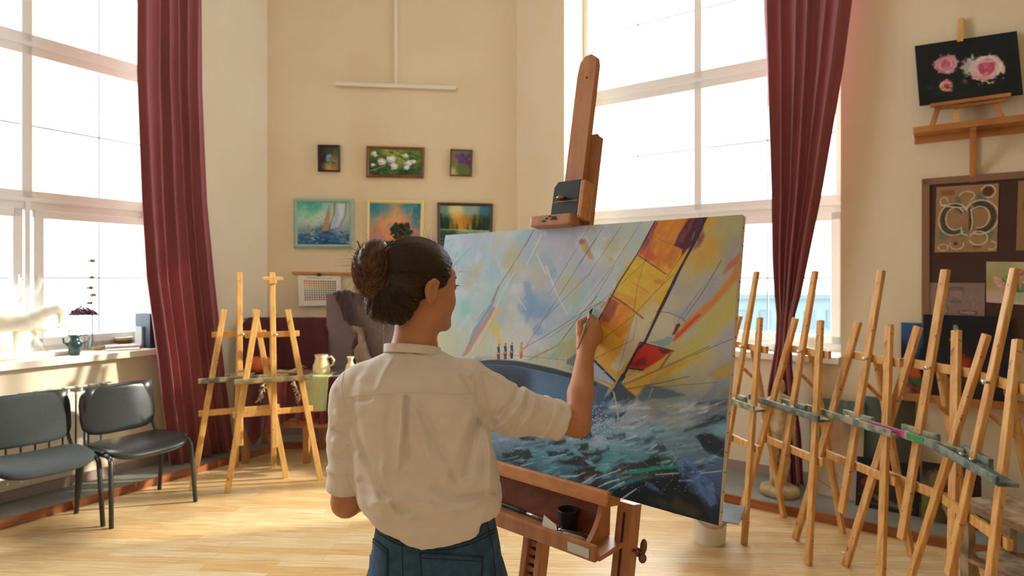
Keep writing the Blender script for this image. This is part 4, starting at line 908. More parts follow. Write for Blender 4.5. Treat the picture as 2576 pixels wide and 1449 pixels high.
p = Paint(70, 90, '#1c2c48', seed=35)
p.base([(.1, .1, '#2f5a92'), (.9, .1, '#2a5088'), (.5, .3, '#3a5f90'), (.1, .45, '#141a2a'), (.9, .5, '#141a2a'), (.5, .7, '#1a1c26'), (.1, .95, '#9a7a58'), (.9, .95, '#6a5040')], .14)
p.blob((.55, .72), (.24, .12), '#c8582a', .95, 0, .4); p.blob((.65, .83), (.3, .06), '#2f6a3c', .8); p.blob((.85, .55), (.10, .2), '#1a2030', .9); p.line([(.2, .88), (.9, .96)], 4, '#a83038', .8)
leaning('still_life_painting', 'narrow still life with blue top and orange pumpkin on the low shelf', 2266, 2330, zs+.002, 1.27, .075, .025, p)
p = Paint(190, 120, '#0f1218', seed=36)
p.base([(.1, .1, '#0d1420'), (.5, .1, '#10161c'), (.9, .1, '#12141c'), (.1, .5, '#16131e'), (.5, .5, '#241218'), (.9, .5, '#1a1418'), (.1, .9, '#22161c'), (.5, .9, '#2a2a20'), (.9, .9, '#201420')], .15)
p.blob((.38, .16), (.03, .05), '#a8b088', .8); p.line([(.38, .16), (.41, .26), (.45, .33)], 3, '#8aa890', .8); p.blob((.33, .30), (.025, .02), '#a8a830', .8); p.blob((.18, .55), (.05, .18), '#1c2438', .9, 0, .4); p.blob((.46, .62), (.14, .13), '#8a2a18', .95, 0, .4); p.blob((.47, .60), (.05, .10), '#c03a1c', .6, 0, .9); p.blob((.55, .76), (.10, .05), '#2a4a30', .8); p.line([(.38, .74), (.56, .84)], 3, '#8a2030', .7); p.blob((.30, .82), (.10, .06), '#b89a50', .6); p.blob((.7, .72), (.06, .05), '#4a5a38', .7)
leaning('still_life_painting', 'large dark still life with a green sprig, on the low shelf', 2322, 2545, zs+.002, 1.33, .10, .035, p)
# canvases leaning on the plinth
PZ = .057
p = Paint(110, 190, '#b0a08c', seed=41)
p.base([(.1, .05, '#4f6a64'), (.5, .05, '#5a7068'), (.9, .05, '#4a625c'), (.1, .25, '#5f8078'), (.4, .3, '#b09070'), (.9, .25, '#7a8478'), (.1, .45, '#6a8a80'), (.5, .45, '#c0a080'), (.9, .45, '#b0a088'), (.1, .6, '#a8a490'), (.5, .6, '#c8b498'), (.9, .6, '#a8a490'), (.1, .9, '#b8a898'), (.5, .9, '#c4b4a0'), (.9, .9, '#b4a494')], .13)
p.poly([(.35, .18), (.60, .15), (.62, .42), (.42, .46)], '#c49c78', .8, 5, 2); p.blob((.7, .5), (.12, .1), '#c8a888', .7); p.strokes(60, (0, 0, 1, 1), -50, .2, 3, ['#8a9a8c', '#d0bca0', '#b08a70', '#a06a58'], .35, 40); p.line([(.2, .85), (.6, .95)], 2, '#b04a38', .5)
leaning('leaning_canvas', 'tall pale figure study leaning on the wall behind the third easel', 2030, 2168, PZ, .70, .26, .06, p)
p = Paint(110, 60, '#4a5a58', seed=42); p.base([(.1, .2, '#5a706c'), (.5, .2, '#4a4238'), (.9, .2, '#40382e'), (.1, .8, '#6a7c7c'), (.5, .8, '#5f6e70'), (.9, .8, '#4a4a44')], .2)
leaning('leaning_canvas', 'grey green landscape canvas leaning behind the dark still life on the plinth', 2158, 2300, PZ, .74, .16, .03, p)
p = Paint(130, 110, '#14161e', seed=43)
p.base([(.1, .1, '#101622'), (.9, .1, '#12141e'), (.1, .5, '#1a1418'), (.5, .5, '#3a2a1e'), (.9, .5, '#12141c'), (.1, .9, '#1a2018'), (.5, .9, '#2a2820'), (.9, .9, '#14161c')], .16)
p.blob((.17, .50), (.10, .11), '#8a2a20', .9, 0, .5); p.blob((.42, .52), (.14, .16), '#5a4028', .8, 0, .6); p.blob((.2, .68), (.12, .07), '#2a4a30', .8); p.blob((.5, .82), (.28, .06), '#7a7458', .7, 15); p.blob((.82, .88), (.07, .05), '#b0582a', .9); p.line([(.05, .75), (.3, .9), (.8, .85)], 3, '#8a8060', .6)
leaning('leaning_canvas', 'dark still life with apples leaning behind the pink smeared easel', 2152, 2312, PZ, .36, .34, .24, p)
p = Paint(120, 120, '#1f1218', seed=44)
p.base([(.1, .1, '#1a1418'), (.6, .1, '#5a4a38'), (.1, .4, '#7a6a5a'), (.5, .4, '#3a1018'), (.9, .4, '#2a1018'), (.1, .7, '#6a6838'), (.5, .7, '#40301c'), (.9, .8, '#2a0e16')], .14)
p.blob((.28, .28), (.16, .16), '#8a7868', .8, 0, .5); p.blob((.5, .36), (.07, .08), '#c03828', .9); p.blob((.15, .65), (.13, .16), '#7a7438', .9, 0, .4); p.line([(.42, .50), (.38, .7), (.46, .85)], 9, '#b0a070', .9, 3, 1); p.blob((.12, .88), (.07, .05), '#c0501c', .9)
leaning('leaning_canvas', 'crimson still life with pears leaning right of the apple painting', 2318, 2470, PZ, .40, .38, .28, p)
# plaster anatomical figure
m_pf = mat('aged_plaster', '#cdbb94', .7, c2='#a89270', scale=12, bump=.15, bscale=80)
sx = V(1.885, 4.34, 0)
st_ = thing('plaster_figure', 'standing plaster anatomy figure on a round base below the right window', 'statue', sx+V(0, 0, PZ))
MB().lathe([(.125, PZ), (.13, PZ+.02), (.125, PZ+.05), (.10, PZ+.06)], 30, sx).build('round_base', m_pf, st_)
B_ = [((0, 0, .805), (0, 0, .835), .037, .033), ((0, 0, .74), (0, 0, .79), .022, .022), ((-.055, 0, .71), (.055, .0, .71), .034, .034), ((0, 0, .70), (0, 0, .60), .068, .052), ((0, 0, .60), (0, 0, .53), .05, .058), ((-.03, 0, .50), (-.042, .0, .30), .042, .026), ((-.042, 0, .29), (-.05, .01, .10), .028, .014), ((.03, 0, .50), (.045, -.01, .30), .042, .026), ((.045, -.01, .29), (.04, .02, .10), .028, .014),
      ((-.05, .01, .085), (-.055, -.05, .07), .015, .012), ((.04, .02, .085), (.05, -.05, .07), .015, .012), ((-.085, 0, .70), (-.11, .0, .56), .024, .018), ((-.11, 0, .56), (-.10, -.03, .43), .018, .011), ((-.10, -.03, .42), (-.095, -.035, .385), .014, .008), ((.085, 0, .70), (.105, .02, .57), .024, .018), ((.105, .02, .57), (.10, .0, .44), .018, .011), ((.10, 0, .43), (.095, -.01, .39), .014, .008)]
def fig(X):
    d = None
    for a, b, ra, rb in B_:
        e = cap(X, a, b, ra, rb); d = e if d is None else smin(d, e, .012)
    return d+.002*np.sin(X[..., 2]*110)*np.sin(X[..., 0]*90)
vs, fs = surf(fig, (-.16, -.10, .05), (.16, .10, .89), .006); raw_mesh('figure', vs+np.array(sx), fs, m_pf, st_)
# plaster pieces on the right sill
def blobs(name, label, cat, chains, m, h=.006, k=.02, wob=0.0):
    A = np.array([c[0] for c in chains]+[c[1] for c in chains]); rr = max(max(c[2], c[3]) for c in chains)+.02
    def fn(X):
        d = None
        for a, b, ra, rb in chains:
            e = cap(X, a, b, ra, rb); d = e if d is None else smin(d, e, k)
        return d+wob*np.sin(X[..., 0]*70)*np.sin(X[..., 2]*90)
    vs, fs = surf(fn, A.min(0)-rr, A.max(0)+rr, h); return tag(raw_mesh(name, vs, fs, m), label, cat)
s1 = WR(1945, 885, -.12); s1.z = SZ+.03
blobs('plaster_cast', 'white plaster shell like fragment on the right sill, left of the curtain', 'plaster cast', [(s1-DR*.10, s1, .028, .028), (s1, s1+DR*.06+V(0, 0, .05), .028, .03), (s1+DR*.06+V(0, 0, .04), s1+DR*.10+V(0, 0, -.005), .03, .022)], m_pl)
s2 = WR(2040, 885, -.12); s2.z = SZ+.055
blobs('plaster_cast', 'white plaster head cast lying on the right sill, right of the curtain', 'plaster cast', [(s2, s2+V(0, 0, .03), .055, .055), (s2, s2+DR*.10-V(0, 0, .03), .05, .025)], m_pl)
# bucket with a board on its lid
bk = FL(1777, 1352, 0); bk = V(1.185, 3.70, 0)
m_buck = mat('bucket_plastic', '#e8dfd4', .4)
t = thing('plastic_bucket', 'white plastic bucket with handle on the floor below the big canvas corner', 'bucket', bk)
MB().lathe([(.088, 0), (.092, .004), (.104, .20), (.110, .202), (.110, .215), (.098, .215), (.086, .01)], 36, bk).build('body', m_buck, t)
MB().tube([bk+V(.107*math.cos(a), -.107*abs(math.sin(a))-.0, .195-.085*math.sin(a)) for a in np.linspace(0, PI, 20)], .004, 6).build('handle', mat('bucket_handle', '#d8c0a8', .5), t)
q = [FL(1876, 1277, .224), FL(1858, 1321, .224)]; d = (q[0]-q[1]).normalized(); e = V(-d.y, d.x, 0); e = e if e.x < 0 else -e
o = MB().prism([q[1], q[0], q[0]+e*.36, q[1]+e*.36], (0, 0, .006)).build('board', mat('slate_board', '#66707a', .55, c2='#566068', scale=8)); tag(o, 'blue grey painted board lying across the white bucket', 'board')
# stained work stool at the lower right
m_st = mat('stained_wood', '#b59a7c', .7, c2='#7c6650', scale=12, detail=8)
stc = V(2.47, 2.98, 0)
t = thing('work_stool', 'paint stained wooden bench at the lower right corner behind the last easel', 'bench', stc, R(-78))
MB().box((0, 0, .43), (.42, .34, .035), None, .004).build('seat', m_st, t, world=False)
for a in (-1, 1):
    for b in (-1, 1): MB().box((a*.17, b*.13, .205), (.045, .045, .41), None, .003).build('leg', m_st, t, world=False)
MB().box((0, 0, .16), (.40, .30, .02), None, .003).build('lower_shelf', m_st, t, world=False)
# small litter on the floor
for px, py, lb in ((2123, 1391, 'small white paper scrap on the parquet in front of the right easels'), (522, 1192, 'tiny white scrap on the parquet under the left easels')):
    c = FL(px, py, .001); tag(MB().prism([c+V(-.014, -.006, 0), c+V(.008, -.010, 0), c+V(.016, .004, 0), c+V(-.004, .010, 0)], (0, 0, .003)).build('paper_scrap', mat('paper', '#efe9e0')), lb, 'scrap')
# ================================================================ studio easel with the large sailing painting
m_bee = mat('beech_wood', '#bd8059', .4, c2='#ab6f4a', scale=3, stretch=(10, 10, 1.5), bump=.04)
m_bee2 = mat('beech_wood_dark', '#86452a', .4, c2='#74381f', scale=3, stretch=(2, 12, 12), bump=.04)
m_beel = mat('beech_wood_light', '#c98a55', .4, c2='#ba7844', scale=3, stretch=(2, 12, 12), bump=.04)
CW = 1.141; CH = .767
U = V(.74, -.673, 0).normalized(); NF = V(-.673, -.74, 0).normalized(); LT = R(11)
VU = (V(0, 0, 1)*math.cos(LT)-NF*math.sin(LT)); NC = (NF*math.cos(LT)+V(0, 0, 1)*math.sin(LT))
BR0 = V(.493, 1.47, .988); O = BR0-U*CW
def E_(a, b, c): return O+U*a+NC*b+VU*c        # leaning frame: a right, b towards the painter, c up
def E0(a, b, z): return V(O.x, O.y, 0)+U*a+NF*b+V(0, 0, z)   # upright frame
RU = Matrix((U, NC, VU)).transposed(); RZ = Matrix((U, NF, V(0, 0, 1))).transposed()
seC = E0(.60, .0, 0)
se = thing('studio_easel', 'large reddish beech studio easel with tray holding the big sailing canvas', 'easel', V(seC.x, seC.y, 0))
AC = .565
def colb(c): return c
mastb = -.045
poly = [(AC-.036, -.085), (AC+.036, -.085), (AC+.036, 1.33), (AC+.030, 1.355), (AC+.012, 1.368), (AC-.012, 1.365), (AC-.030, 1.345), (AC-.036, 1.30)]
MB().prism([E_(a, mastb, c) for a, c in poly], NC*.024).build('mast', m_bee, se)
hl = MB().lathe([(.004, 0), (.004, .001)], 10, E_(AC+.004, mastb+.024, 1.285), RU @ Matrix.Rotation(-PI/2, 3, 'X')); hl.build('mast_hole', mat('dark_hole', '#3a1f18', .8), se)
poly = [(AC+.025, -.085), (AC+.062, -.085), (AC+.062, 1.08), (AC+.052, 1.092), (AC+.025, 1.092)]
MB().prism([E_(a, mastb-.028, c) for a, c in poly], NC*.022).build('rear_mast', m_bee, se)
# upper holder: black block and wooden clamp
mb = MB(); mb.prism([E_(a, mastb+.025, c) for a, c in ((AC-.052, CH+.028), (AC+.052, CH+.028), (AC+.052, CH+.150), (AC-.036, CH+.150), (AC-.050, CH+.132))], NC*.030)
mb.build('clamp_block', mat('black_clamp', '#1f262b', .6), se)
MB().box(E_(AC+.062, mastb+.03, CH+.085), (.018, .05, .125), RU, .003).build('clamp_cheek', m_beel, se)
mb = MB().box(E_(AC-.03, .012, CH+.016), (.165, .052, .036), RU, .006); uc = mb.build('upper_clamp', m_bee, se)
lg = MB()       # small printed mountain logo on the clamp
for a, c, w_, h_, s in ((-.055, .010, .020, .006, .5), (-.040, .018, .012, .006, .4), (-.028, .024, .014, .006, .3), (-.018, .014, .028, .012, -.2)):
    k = E_(AC-.03+a+.02, .0385, CH+c+.0); lg.prism([k, k+U*w_, k+U*(w_*.8)+VU*h_, k+U*(w_*.3)+VU*h_], NC*.0008)
lg.build('printed_logo', mat('ink_dark', '#23272e', .7), uc)
kb = MB().sphere(E_(AC-.01, mastb+.066, CH+.092), (.017, .012, .008), 12, 8, RU); kb.tube([E_(AC-.01, mastb+.05, CH+.092), E_(AC-.01, mastb+.062, CH+.092)], .004); kb.build('clamp_knob', mat('brass', '#9a7a3c', .3, metal=.9), se)
MB().box(E_(AC, mastb+.0555, CH+.082), (.10, .0012, .0025), RU).build('clamp_slot', m_bee, se)
# canvas ledge (lip in front), panel and paint tray below
LA, LB_ = .29, .862
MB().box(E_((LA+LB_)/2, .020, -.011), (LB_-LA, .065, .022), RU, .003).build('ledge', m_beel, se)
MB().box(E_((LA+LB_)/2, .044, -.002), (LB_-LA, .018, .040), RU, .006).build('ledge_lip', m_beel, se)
pt, pbm = -.022, -.118
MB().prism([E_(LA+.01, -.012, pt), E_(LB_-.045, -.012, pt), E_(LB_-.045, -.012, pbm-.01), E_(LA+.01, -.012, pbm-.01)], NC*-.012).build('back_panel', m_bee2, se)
traz = .860
tr = MB().box(E0((LA+LB_+.0)/2, .042, traz), (LB_-LA+.02, .125, .014), RZ, .003); trp = tr.build('tray_bottom', m_bee, se)
MB().box(E0((LA+LB_)/2-.005, .104, traz+.010), (LB_-LA+.01, .014, .044), RZ, .005).build('tray_front', m_bee, se)
for a in (LB_-.055, LA+.02):        # curved side brackets
    pr = []
    for k in range(9):
        s_ = k/8; pr.append((.015+.075*(s_**2.0), (1-s_)*.098))
    pl = [E0(a, b, traz+.008+c) for b, c in pr]+[E0(a, -.02, traz+.008), E0(a, -.025, traz+.105)]
    MB().prism(pl, U*.014).build('side_bracket', m_bee, se)
lb = MB().box(E0(LB_-.052, .1120, traz+.008), (.068, .0015, .024), RZ).build('sticker', mat('sticker_white', '#d6cfc4', .6), se)
# posts and feet
def post(a, w_, m, c_top, name='post'):
    top = E_(a, -.055, c_top); d = VU; k = (top.z-.06)/VU.z; bot = top-VU*k
    return MB().bar(bot, top, w_, .045, NC, .004).build(name, m, se), bot
p1, b1 = post(LB_+.004, .050, m_bee, -.015); p2, b2 = post(LA-.01, .050, m_bee, -.015)
MB().box(E_(LB_+.004, -.031, -.30), (.006, .002, .52), RU).build('post_slot', mat('dark_hole', '#3a1f18'), p1)
bm1 = None
for s in (-1, 1):
    top = E_(AC-.0+s*.027, -.05, -.10); k = (top.z-.06)/VU.z; MB().bar(top-VU*k, top, .022, .04, NC, .003).build('ratchet_rail', m_bee, se)
rt_ = MB()
for k in range(34):
    c = -.20-k*.024; a0 = AC-.017; rt_.prism([E_(a0, -.062, c), E_(a0+.03, -.062, c-.004), E_(a0+.03, -.062, c-.014), E_(a0, -.062, c-.018)], NC*.02)
rt_.build('ratchet_teeth', m_bee, se)
MB().prism([E_(AC-.016, -.075, -.12), E_(AC+.016, -.075, -.12), E_(AC+.016, -.075, -.93), E_(AC-.016, -.075, -.93)], NC*.008).build('ratchet_back', m_bee2, se)
kn = MB(); kc = E_(LB_+.040, -.055, -.135); kx = U
kn.tube([kc-U*.02, kc+U*.022], .0045, 8); kn.lathe([(.010, 0), (.013, .004), (.010, .010)], 14, kc, RU @ Matrix.Rotation(PI/2, 3, 'Y')); kn.sphere(kc+U*.018-VU*.012, (.011, .011, .013), 12, 8, RU); kn.sphere(kc+U*.018+VU*.018, (.010, .007, .020), 12, 8, RU); kn.build('clamp_knob', mat('brown_knob', '#6a3a24', .25, coat=.5), se)
for a in (LB_+.004, LA-.01): MB().box(E0(a, .10, .03), (.06, .62, .06), RZ, .008).build('foot', m_bee, se)
MB().box(E0((LA+LB_)/2, .12, .055), (LB_-LA+.06, .05, .05), RZ, .006).build('foot_crossbar', m_bee, se)
# ---- the painting, authored on the picture plane
Q = [(1120, 592), (1863, 541), (1806, 1321), (1044, 1110)]
p = Paint(900, 606, '#a8b4b8', quad=Q, seed=11)
bgc = [(1130, 600, '#a3b6c0'), (1200, 605, '#a0acba'), (1260, 600, '#b4bab4'), (1330, 590, '#9fb2bc'), (1400, 585, '#a8abb8'), (1460, 590, '#a3a6b0'), (1510, 585, '#a8acac'), (1560, 580, '#b2b8a4'), (1600, 575, '#b0b9b4'),
 (1130, 660, '#9fb8c0'), (1180, 650, '#9ab2be'), (1240, 660, '#9cb5be'), (1290, 650, '#b0ac84'), (1340, 650, '#a4aeb8'), (1400, 650, '#a9abb8'), (1450, 640, '#aaaab6'), (1500, 640, '#b8bab4'), (1560, 640, '#b2b6a2'), (1590, 620, '#b0b8b0'),
 (1190, 690, '#aca896'), (1240, 700, '#97b8ba'), (1150, 740, '#b4c0c4'), (1200, 740, '#a8bcb4'), (1250, 730, '#a9b9b4'), (1310, 720, '#b3b5ba'), (1340, 690, '#b0b09a'), (1390, 700, '#b4b2be'), (1440, 720, '#b0b096'), (1480, 700, '#a0a6b8'), (1530, 700, '#acb6b8'),
 (1170, 780, '#8fc0b8'), (1150, 820, '#b0bab0'), (1130, 850, '#bcbc7a'), (1200, 790, '#aab4bc'), (1250, 780, '#a6b0a8'), (1300, 790, '#bcc0bc'), (1340, 770, '#86a4b8'), (1370, 790, '#8a9fb4'), (1420, 770, '#a2b0bc'), (1460, 750, '#98b4be'), (1500, 770, '#aab6b0'),
 (1180, 860, '#b9bcaa'), (1230, 840, '#bcb896'), (1260, 850, '#c8c4b0'), (1310, 840, '#c8c2b8'), (1360, 840, '#aab2bc'), (1400, 850, '#a4b4b8'), (1440, 840, '#a2ae9c'), (1480, 850, '#8f9c72'), (1420, 890, '#a0a888'), (1380, 900, '#b0ac8c'), (1460, 900, '#6f7670'), (1160, 890, '#b0b4a0'), (1110, 900, '#b8b898'),
 (1700, 600, '#c48e34'), (1760, 590, '#cc9a38'), (1810, 570, '#b0a060'), (1850, 570, '#a49c70'), (1740, 680, '#c2a86a'), (1790, 650, '#b89446'), (1850, 620, '#8e8e98'), (1830, 680, '#8c929c'), (1780, 720, '#9096a2'), (1730, 740, '#9c9a98'), (1700, 780, '#b4ab94'), (1760, 780, '#8c8ea0'),
 (1810, 730, '#9496a4'), (1850, 740, '#b08a5c'), (1690, 830, '#b8ae94'), (1740, 830, '#a8a8a8'), (1800, 790, '#b8a058'), (1840, 790, '#b4ae78'), (1850, 830, '#a0a4ac'), (1760, 880, '#bca850'), (1800, 850, '#b4ac80'), (1840, 880, '#9496a6'), (1700, 900, '#b49a48'), (1650, 940, '#c09a3c'), (1720, 930, '#c0a064'), (1780, 920, '#a8a288'), (1830, 920, '#a49458'),
 (1600, 980, '#c8942c'), (1640, 960, '#c49c50'), (1700, 960, '#b8a468'), (1760, 950, '#a89c78'), (1820, 955, '#7c8284'), (1620, 990, '#5c6c74'), (1680, 990, '#5a6c76'), (1740, 985, '#80868c'), (1800, 985, '#6c7680')]
sea = [(1600, 1020, '#8c9298'), (1660, 1010, '#8c8c78'), (1720, 1010, '#8c949c'), (1780, 1010, '#82888e'), (1830, 1010, '#6a727a'), (1500, 1060, '#7c8ca4'), (1560, 1060, '#93a2b0'), (1620, 1050, '#98a4b0'), (1680, 1045, '#7f9cb0'), (1740, 1050, '#6c8494'), (1800, 1050, '#3c4854'),
 (1460, 1100, '#7d90a4'), (1530, 1100, '#7fa0ae'), (1600, 1090, '#869aa8'), (1660, 1090, '#7c98a6'), (1720, 1090, '#8494a2'), (1780, 1080, '#6f94ac'), (1820, 1090, '#5c84a0'), (1260, 1090, '#98a0b4'), (1320, 1100, '#7a8a98'), (1390, 1110, '#8496ac'),
 (1250, 1130, '#54787e'), (1310, 1120, '#6c9aa6'), (1370, 1130, '#4e8c94'), (1440, 1130, '#4f9494'), (1500, 1140, '#5a9aa6'), (1560, 1130, '#5c98a4'), (1620, 1130, '#5f98a0'), (1680, 1120, '#7c98aa'), (1740, 1120, '#8a9cac'), (1800, 1120, '#27323c'),
 (1280, 1150, '#27383c'), (1340, 1160, '#3c606a'), (1400, 1170, '#3e6a6c'), (1460, 1170, '#2c4a50'), (1520, 1160, '#46868e'), (1580, 1160, '#3c7076'), (1640, 1150, '#3a5a58'), (1700, 1140, '#2f5a58'), (1760, 1150, '#5c74a4'), (1810, 1150, '#53687c'),
 (1420, 1190, '#41606e'), (1480, 1200, '#2e2426'), (1540, 1190, '#3a3a38'), (1600, 1190, '#2e5450'), (1660, 1180, '#2c3a38'), (1720, 1190, '#1c2226'), (1780, 1190, '#4c629a'), (1560, 1230, '#18242a'), (1620, 1220, '#1c2e30'), (1680, 1230, '#141a20'), (1740, 1230, '#1c2836'), (1790, 1230, '#3f5284'),
 (1600, 1260, '#121a20'), (1660, 1260, '#28301c'), (1720, 1260, '#2c241e'), (1780, 1270, '#1a2430'), (1800, 1300, '#141c26'), (1760, 1290, '#3a3624'), (1100, 1100, '#5a7080'), (1150, 1120, '#3a5864')]
p.base(bgc+sea, .028)
# soft diagonal daubs in the sky
p.strokes(240, (1110, 560, 1620, 900), -58, 46, 11, ['#b8c4c8', '#a6b0c0', '#9cb8be', '#c0bea8', '#b6b4c2', '#c6cac4', '#98b6bc'], .28, 16)
p.strokes(70, (1110, 560, 1620, 900), 60, 40, 9, ['#c6cac8', '#a6bcc2', '#bcb6c4'], .28, 14)
p.strokes(150, (1680, 570, 1860, 980), -50, 60, 11, ['#b8a860', '#a4a2a4', '#c09c48', '#9296a4', '#b4ac88'], .26, 8, pts=lambda x, y: x > 1720-(y-560)*.32)
for c, r, col, a in (((1335, 765), (20, 26), '#6f97b4', .8), ((1352, 790), (26, 22), '#7896b4', .75), ((1325, 720), (8, 16), '#6f9cb4', .7), ((1310, 770), (10, 22), '#7a9cb4', .6), ((1370, 645), (14, 20), '#86a8b8', .6), ((1330, 640), (10, 26), '#88aec0', .55), ((1392, 690), (7, 14), '#7aaabf', .7), ((1460, 745), (18, 16), '#8cb2c6', .7), ((1170, 775), (8, 20), '#7fbcb4', .7), ((1308, 595), (14, 14), '#8cb4c4', .7), ((1355, 830), (12, 12), '#7c9cb8', .7), ((1236, 690), (8, 20), '#8ab8bc', .6), ((1165, 655), (10, 18), '#8cbcc0', .5),
      ((1200, 672), (16, 14), '#b0a688', .6), ((1250, 610), (18, 16), '#b4b49c', .6), ((1283, 662), (14, 22), '#b2a66c', .6), ((1430, 725), (26, 40), '#b4b290', .6), ((1305, 672), (14, 12), '#b4b494', .6), ((1390, 615), (30, 26), '#b4b4c0', .5), ((1300, 728), (14, 12), '#c6c8ca', .6), ((1500, 640), (16, 18), '#c4c8cc', .6), ((1240, 820), (7, 22), '#cdb84a', .8), ((1252, 845), (5, 24), '#d4bc3c', .8), ((1530, 625), (18, 22), '#b0aa62', .5)):
    p.blob(c, r, col, a, -20, .8, .9)
p.poly([(1455, 606), (1470, 601), (1492, 650), (1480, 652)], '#a8855c', .8, 5, 1.5); p.blob((1462, 608), (9, 7), '#a8653c', .85); p.blob((1470, 624), (9, 8), '#b89c50', .6)
p.blob((1535, 655), (7, 12), '#c0a838', .8, -30)
for pts in ([(1372, 670), (1400, 740), (1425, 790)], [(1360, 592), (1325, 665)], [(1372, 690), (1350, 640)]): p.line(pts, 4, '#cfd2d0', .7, 3)
p.line([(1302, 750), (1322, 778)], 3, '#d0d2d4', .7, 2)
# left spar
p.line([(1343, 577), (1300, 650), (1254, 722), (1235, 760)], 2.6, '#5c6a78', .85, 2); p.line([(1343, 577), (1320, 622)], 1.4, '#34404c', .8); p.line([(1254, 722), (1246, 742), (1236, 770)], 7, '#8a7478', .8, 4, 1)
p.poly([(1232, 766), (1238, 774), (1204, 822), (1186, 860), (1172, 880), (1190, 830)], '#6a90a8', .9, 3, 1.5); p.poly([(1240, 772), (1248, 776), (1214, 830), (1176, 892), (1160, 900), (1190, 846)], '#b0785c', .85, 5, 2); p.poly([(1250, 770), (1262, 776), (1230, 830), (1196, 890), (1182, 898), (1210, 850)], '#c4b070', .8, 6, 2); p.line([(1222, 776), (1200, 808)], 1.3, '#3c4c5c', .8)
p.line([(1290, 690), (1262, 740), (1236, 800), (1200, 870)], 3.5, '#cfd0cc', .6, 3); p.line([(1280, 716), (1296, 690)], 1.2, '#5a6470', .7)
# big orange sail
sail = [(1645, 557), (1771, 547), (1735, 620), (1700, 690), (1660, 790), (1600, 870), (1545, 945), (1494, 918), (1505, 805), (1536, 745), (1600, 640)]
p.poly(sail, '#d09a30', 1, 3, 1)
p.poly([(1600, 640), (1645, 557), (1740, 550), (1715, 625), (1676, 692)], '#cb7c28', 1, 4, 1.5)
p.strokes(70, (1610, 555, 1730, 680), -62, 44, 9, ['#d08a30', '#c0662a', '#d89c30', '#b85a30', '#dca040'], .5, 8, pts=lambda x, y: x > 1655-(y-555)*.55+6 and x < 1725-(y-555)*.4)
p.poly([(1730, 548), (1772, 546), (1738, 612), (1716, 640), (1708, 652), (1712, 628), (1690, 618), (1700, 598)], '#4c2434', 1, 4, 2); p.poly([(1733, 548), (1748, 547), (1716, 612), (1692, 618)], '#7a3a40', .7, 6, 2); p.strokes(20, (1720, 550, 1760, 620), -62, 26, 5, ['#341a30', '#6a2a3c'], .5, 5)
p.poly([(1640, 568), (1650, 557), (1652, 562), (1622, 625), (1606, 640), (1618, 606)], '#8a3a48', .8, 4, 1.5); p.poly([(1604, 634), (1622, 624), (1650, 648), (1640, 658)], '#c8502c', .8, 5, 2)
p.poly([(1600, 642), (1672, 692), (1690, 702), (1655, 780), (1640, 772), (1538, 742), (1555, 700)], '#cfa42c', 1, 4, 1.5)
p.strokes(60, (1550, 665, 1690, 770), 35, 34, 8, ['#d8b038', '#c89a28', '#dcb848', '#d0922c'], .5, 30, pts=lambda x, y: x < 1715-(y-640)*.42 and x > 1600-(y-642)*.55)
p.poly([(1540, 728), (1600, 752), (1592, 770), (1536, 750)], '#d08a28', .7, 6, 3); p.poly([(1640, 704), (1668, 706), (1664, 716), (1644, 712)], '#c0702c', .7, 4, 2); p.line([(1588, 711), (1632, 738)], 1.5, '#b8642a', .8)
p.poly([(1530, 748), (1592, 775), (1565, 800), (1580, 830), (1555, 850), (1512, 815), (1506, 800)], '#cc7a24', 1, 4, 1.5); p.poly([(1532, 750), (1556, 764), (1530, 812), (1504, 806)], '#964424', 1, 5, 2); p.strokes(16, (1512, 765, 1545, 805), -62, 24, 6, ['#7a3430', '#a8502c', '#5c3038'], .5, 6)
p.strokes(24, (1545, 770, 1585, 830), -62, 26, 8, ['#d8862c', '#c06a20', '#dc962c'], .5, 8)
p.poly([(1508, 818), (1556, 850), (1592, 840), (1560, 895), (1534, 928), (1492, 905)], '#d49c34', 1, 4, 1.5); p.strokes(30, (1500, 820, 1570, 920), -55, 34, 9, ['#dcaa40', '#cc8c28', '#d8a44c'], .45, 10)
p.poly([(1592, 800), (1648, 786), (1628, 830), (1600, 880), (1556, 935), (1530, 925), (1560, 880)], '#c4b490', 1, 5, 2); p.poly([(1590, 790), (1640, 760), (1655, 770), (1635, 800), (1600, 810)], '#c0b088', .9, 6, 2); p.poly([(1622, 744), (1660, 724), (1650, 760), (1618, 800), (1604, 780)], '#bfa868', .5, 8, 3)
p.line([(1645, 557), (1600, 640), (1552, 715), (1536, 748), (1512, 790), (1497, 820)], 3, '#3a2c30', .9, 1.6, .6); p.line([(1600, 641), (1672, 690)], 3, '#8a4a2c', .85, 1.5); p.line([(1535, 742), (1575, 768), (1615, 800)], 4, '#6a4430', .85, 1.6); p.line([(1575, 768), (1614, 797)], 2.5, '#c0702c', .8)
# main mast
p.line([(1771, 547), (1742, 610), (1700, 690), (1690, 712), (1652, 790), (1620, 860), (1600, 880), (1566, 945), (1544, 985), (1512, 1030), (1490, 1068)], 6.5, '#232a33', .97, 1.6, .7)
p.line([(1566, 945), (1544, 985), (1480, 1066)], 11, '#1e262e', .95, 2.5, 1); p.line([(1742, 585), (1736, 604)], 2, '#7a8088', .7); p.line([(1640, 800), (1634, 812)], 2, '#7a8aa0', .7); p.line([(1686, 726), (1604, 868)], 1, '#c8b060', .5)
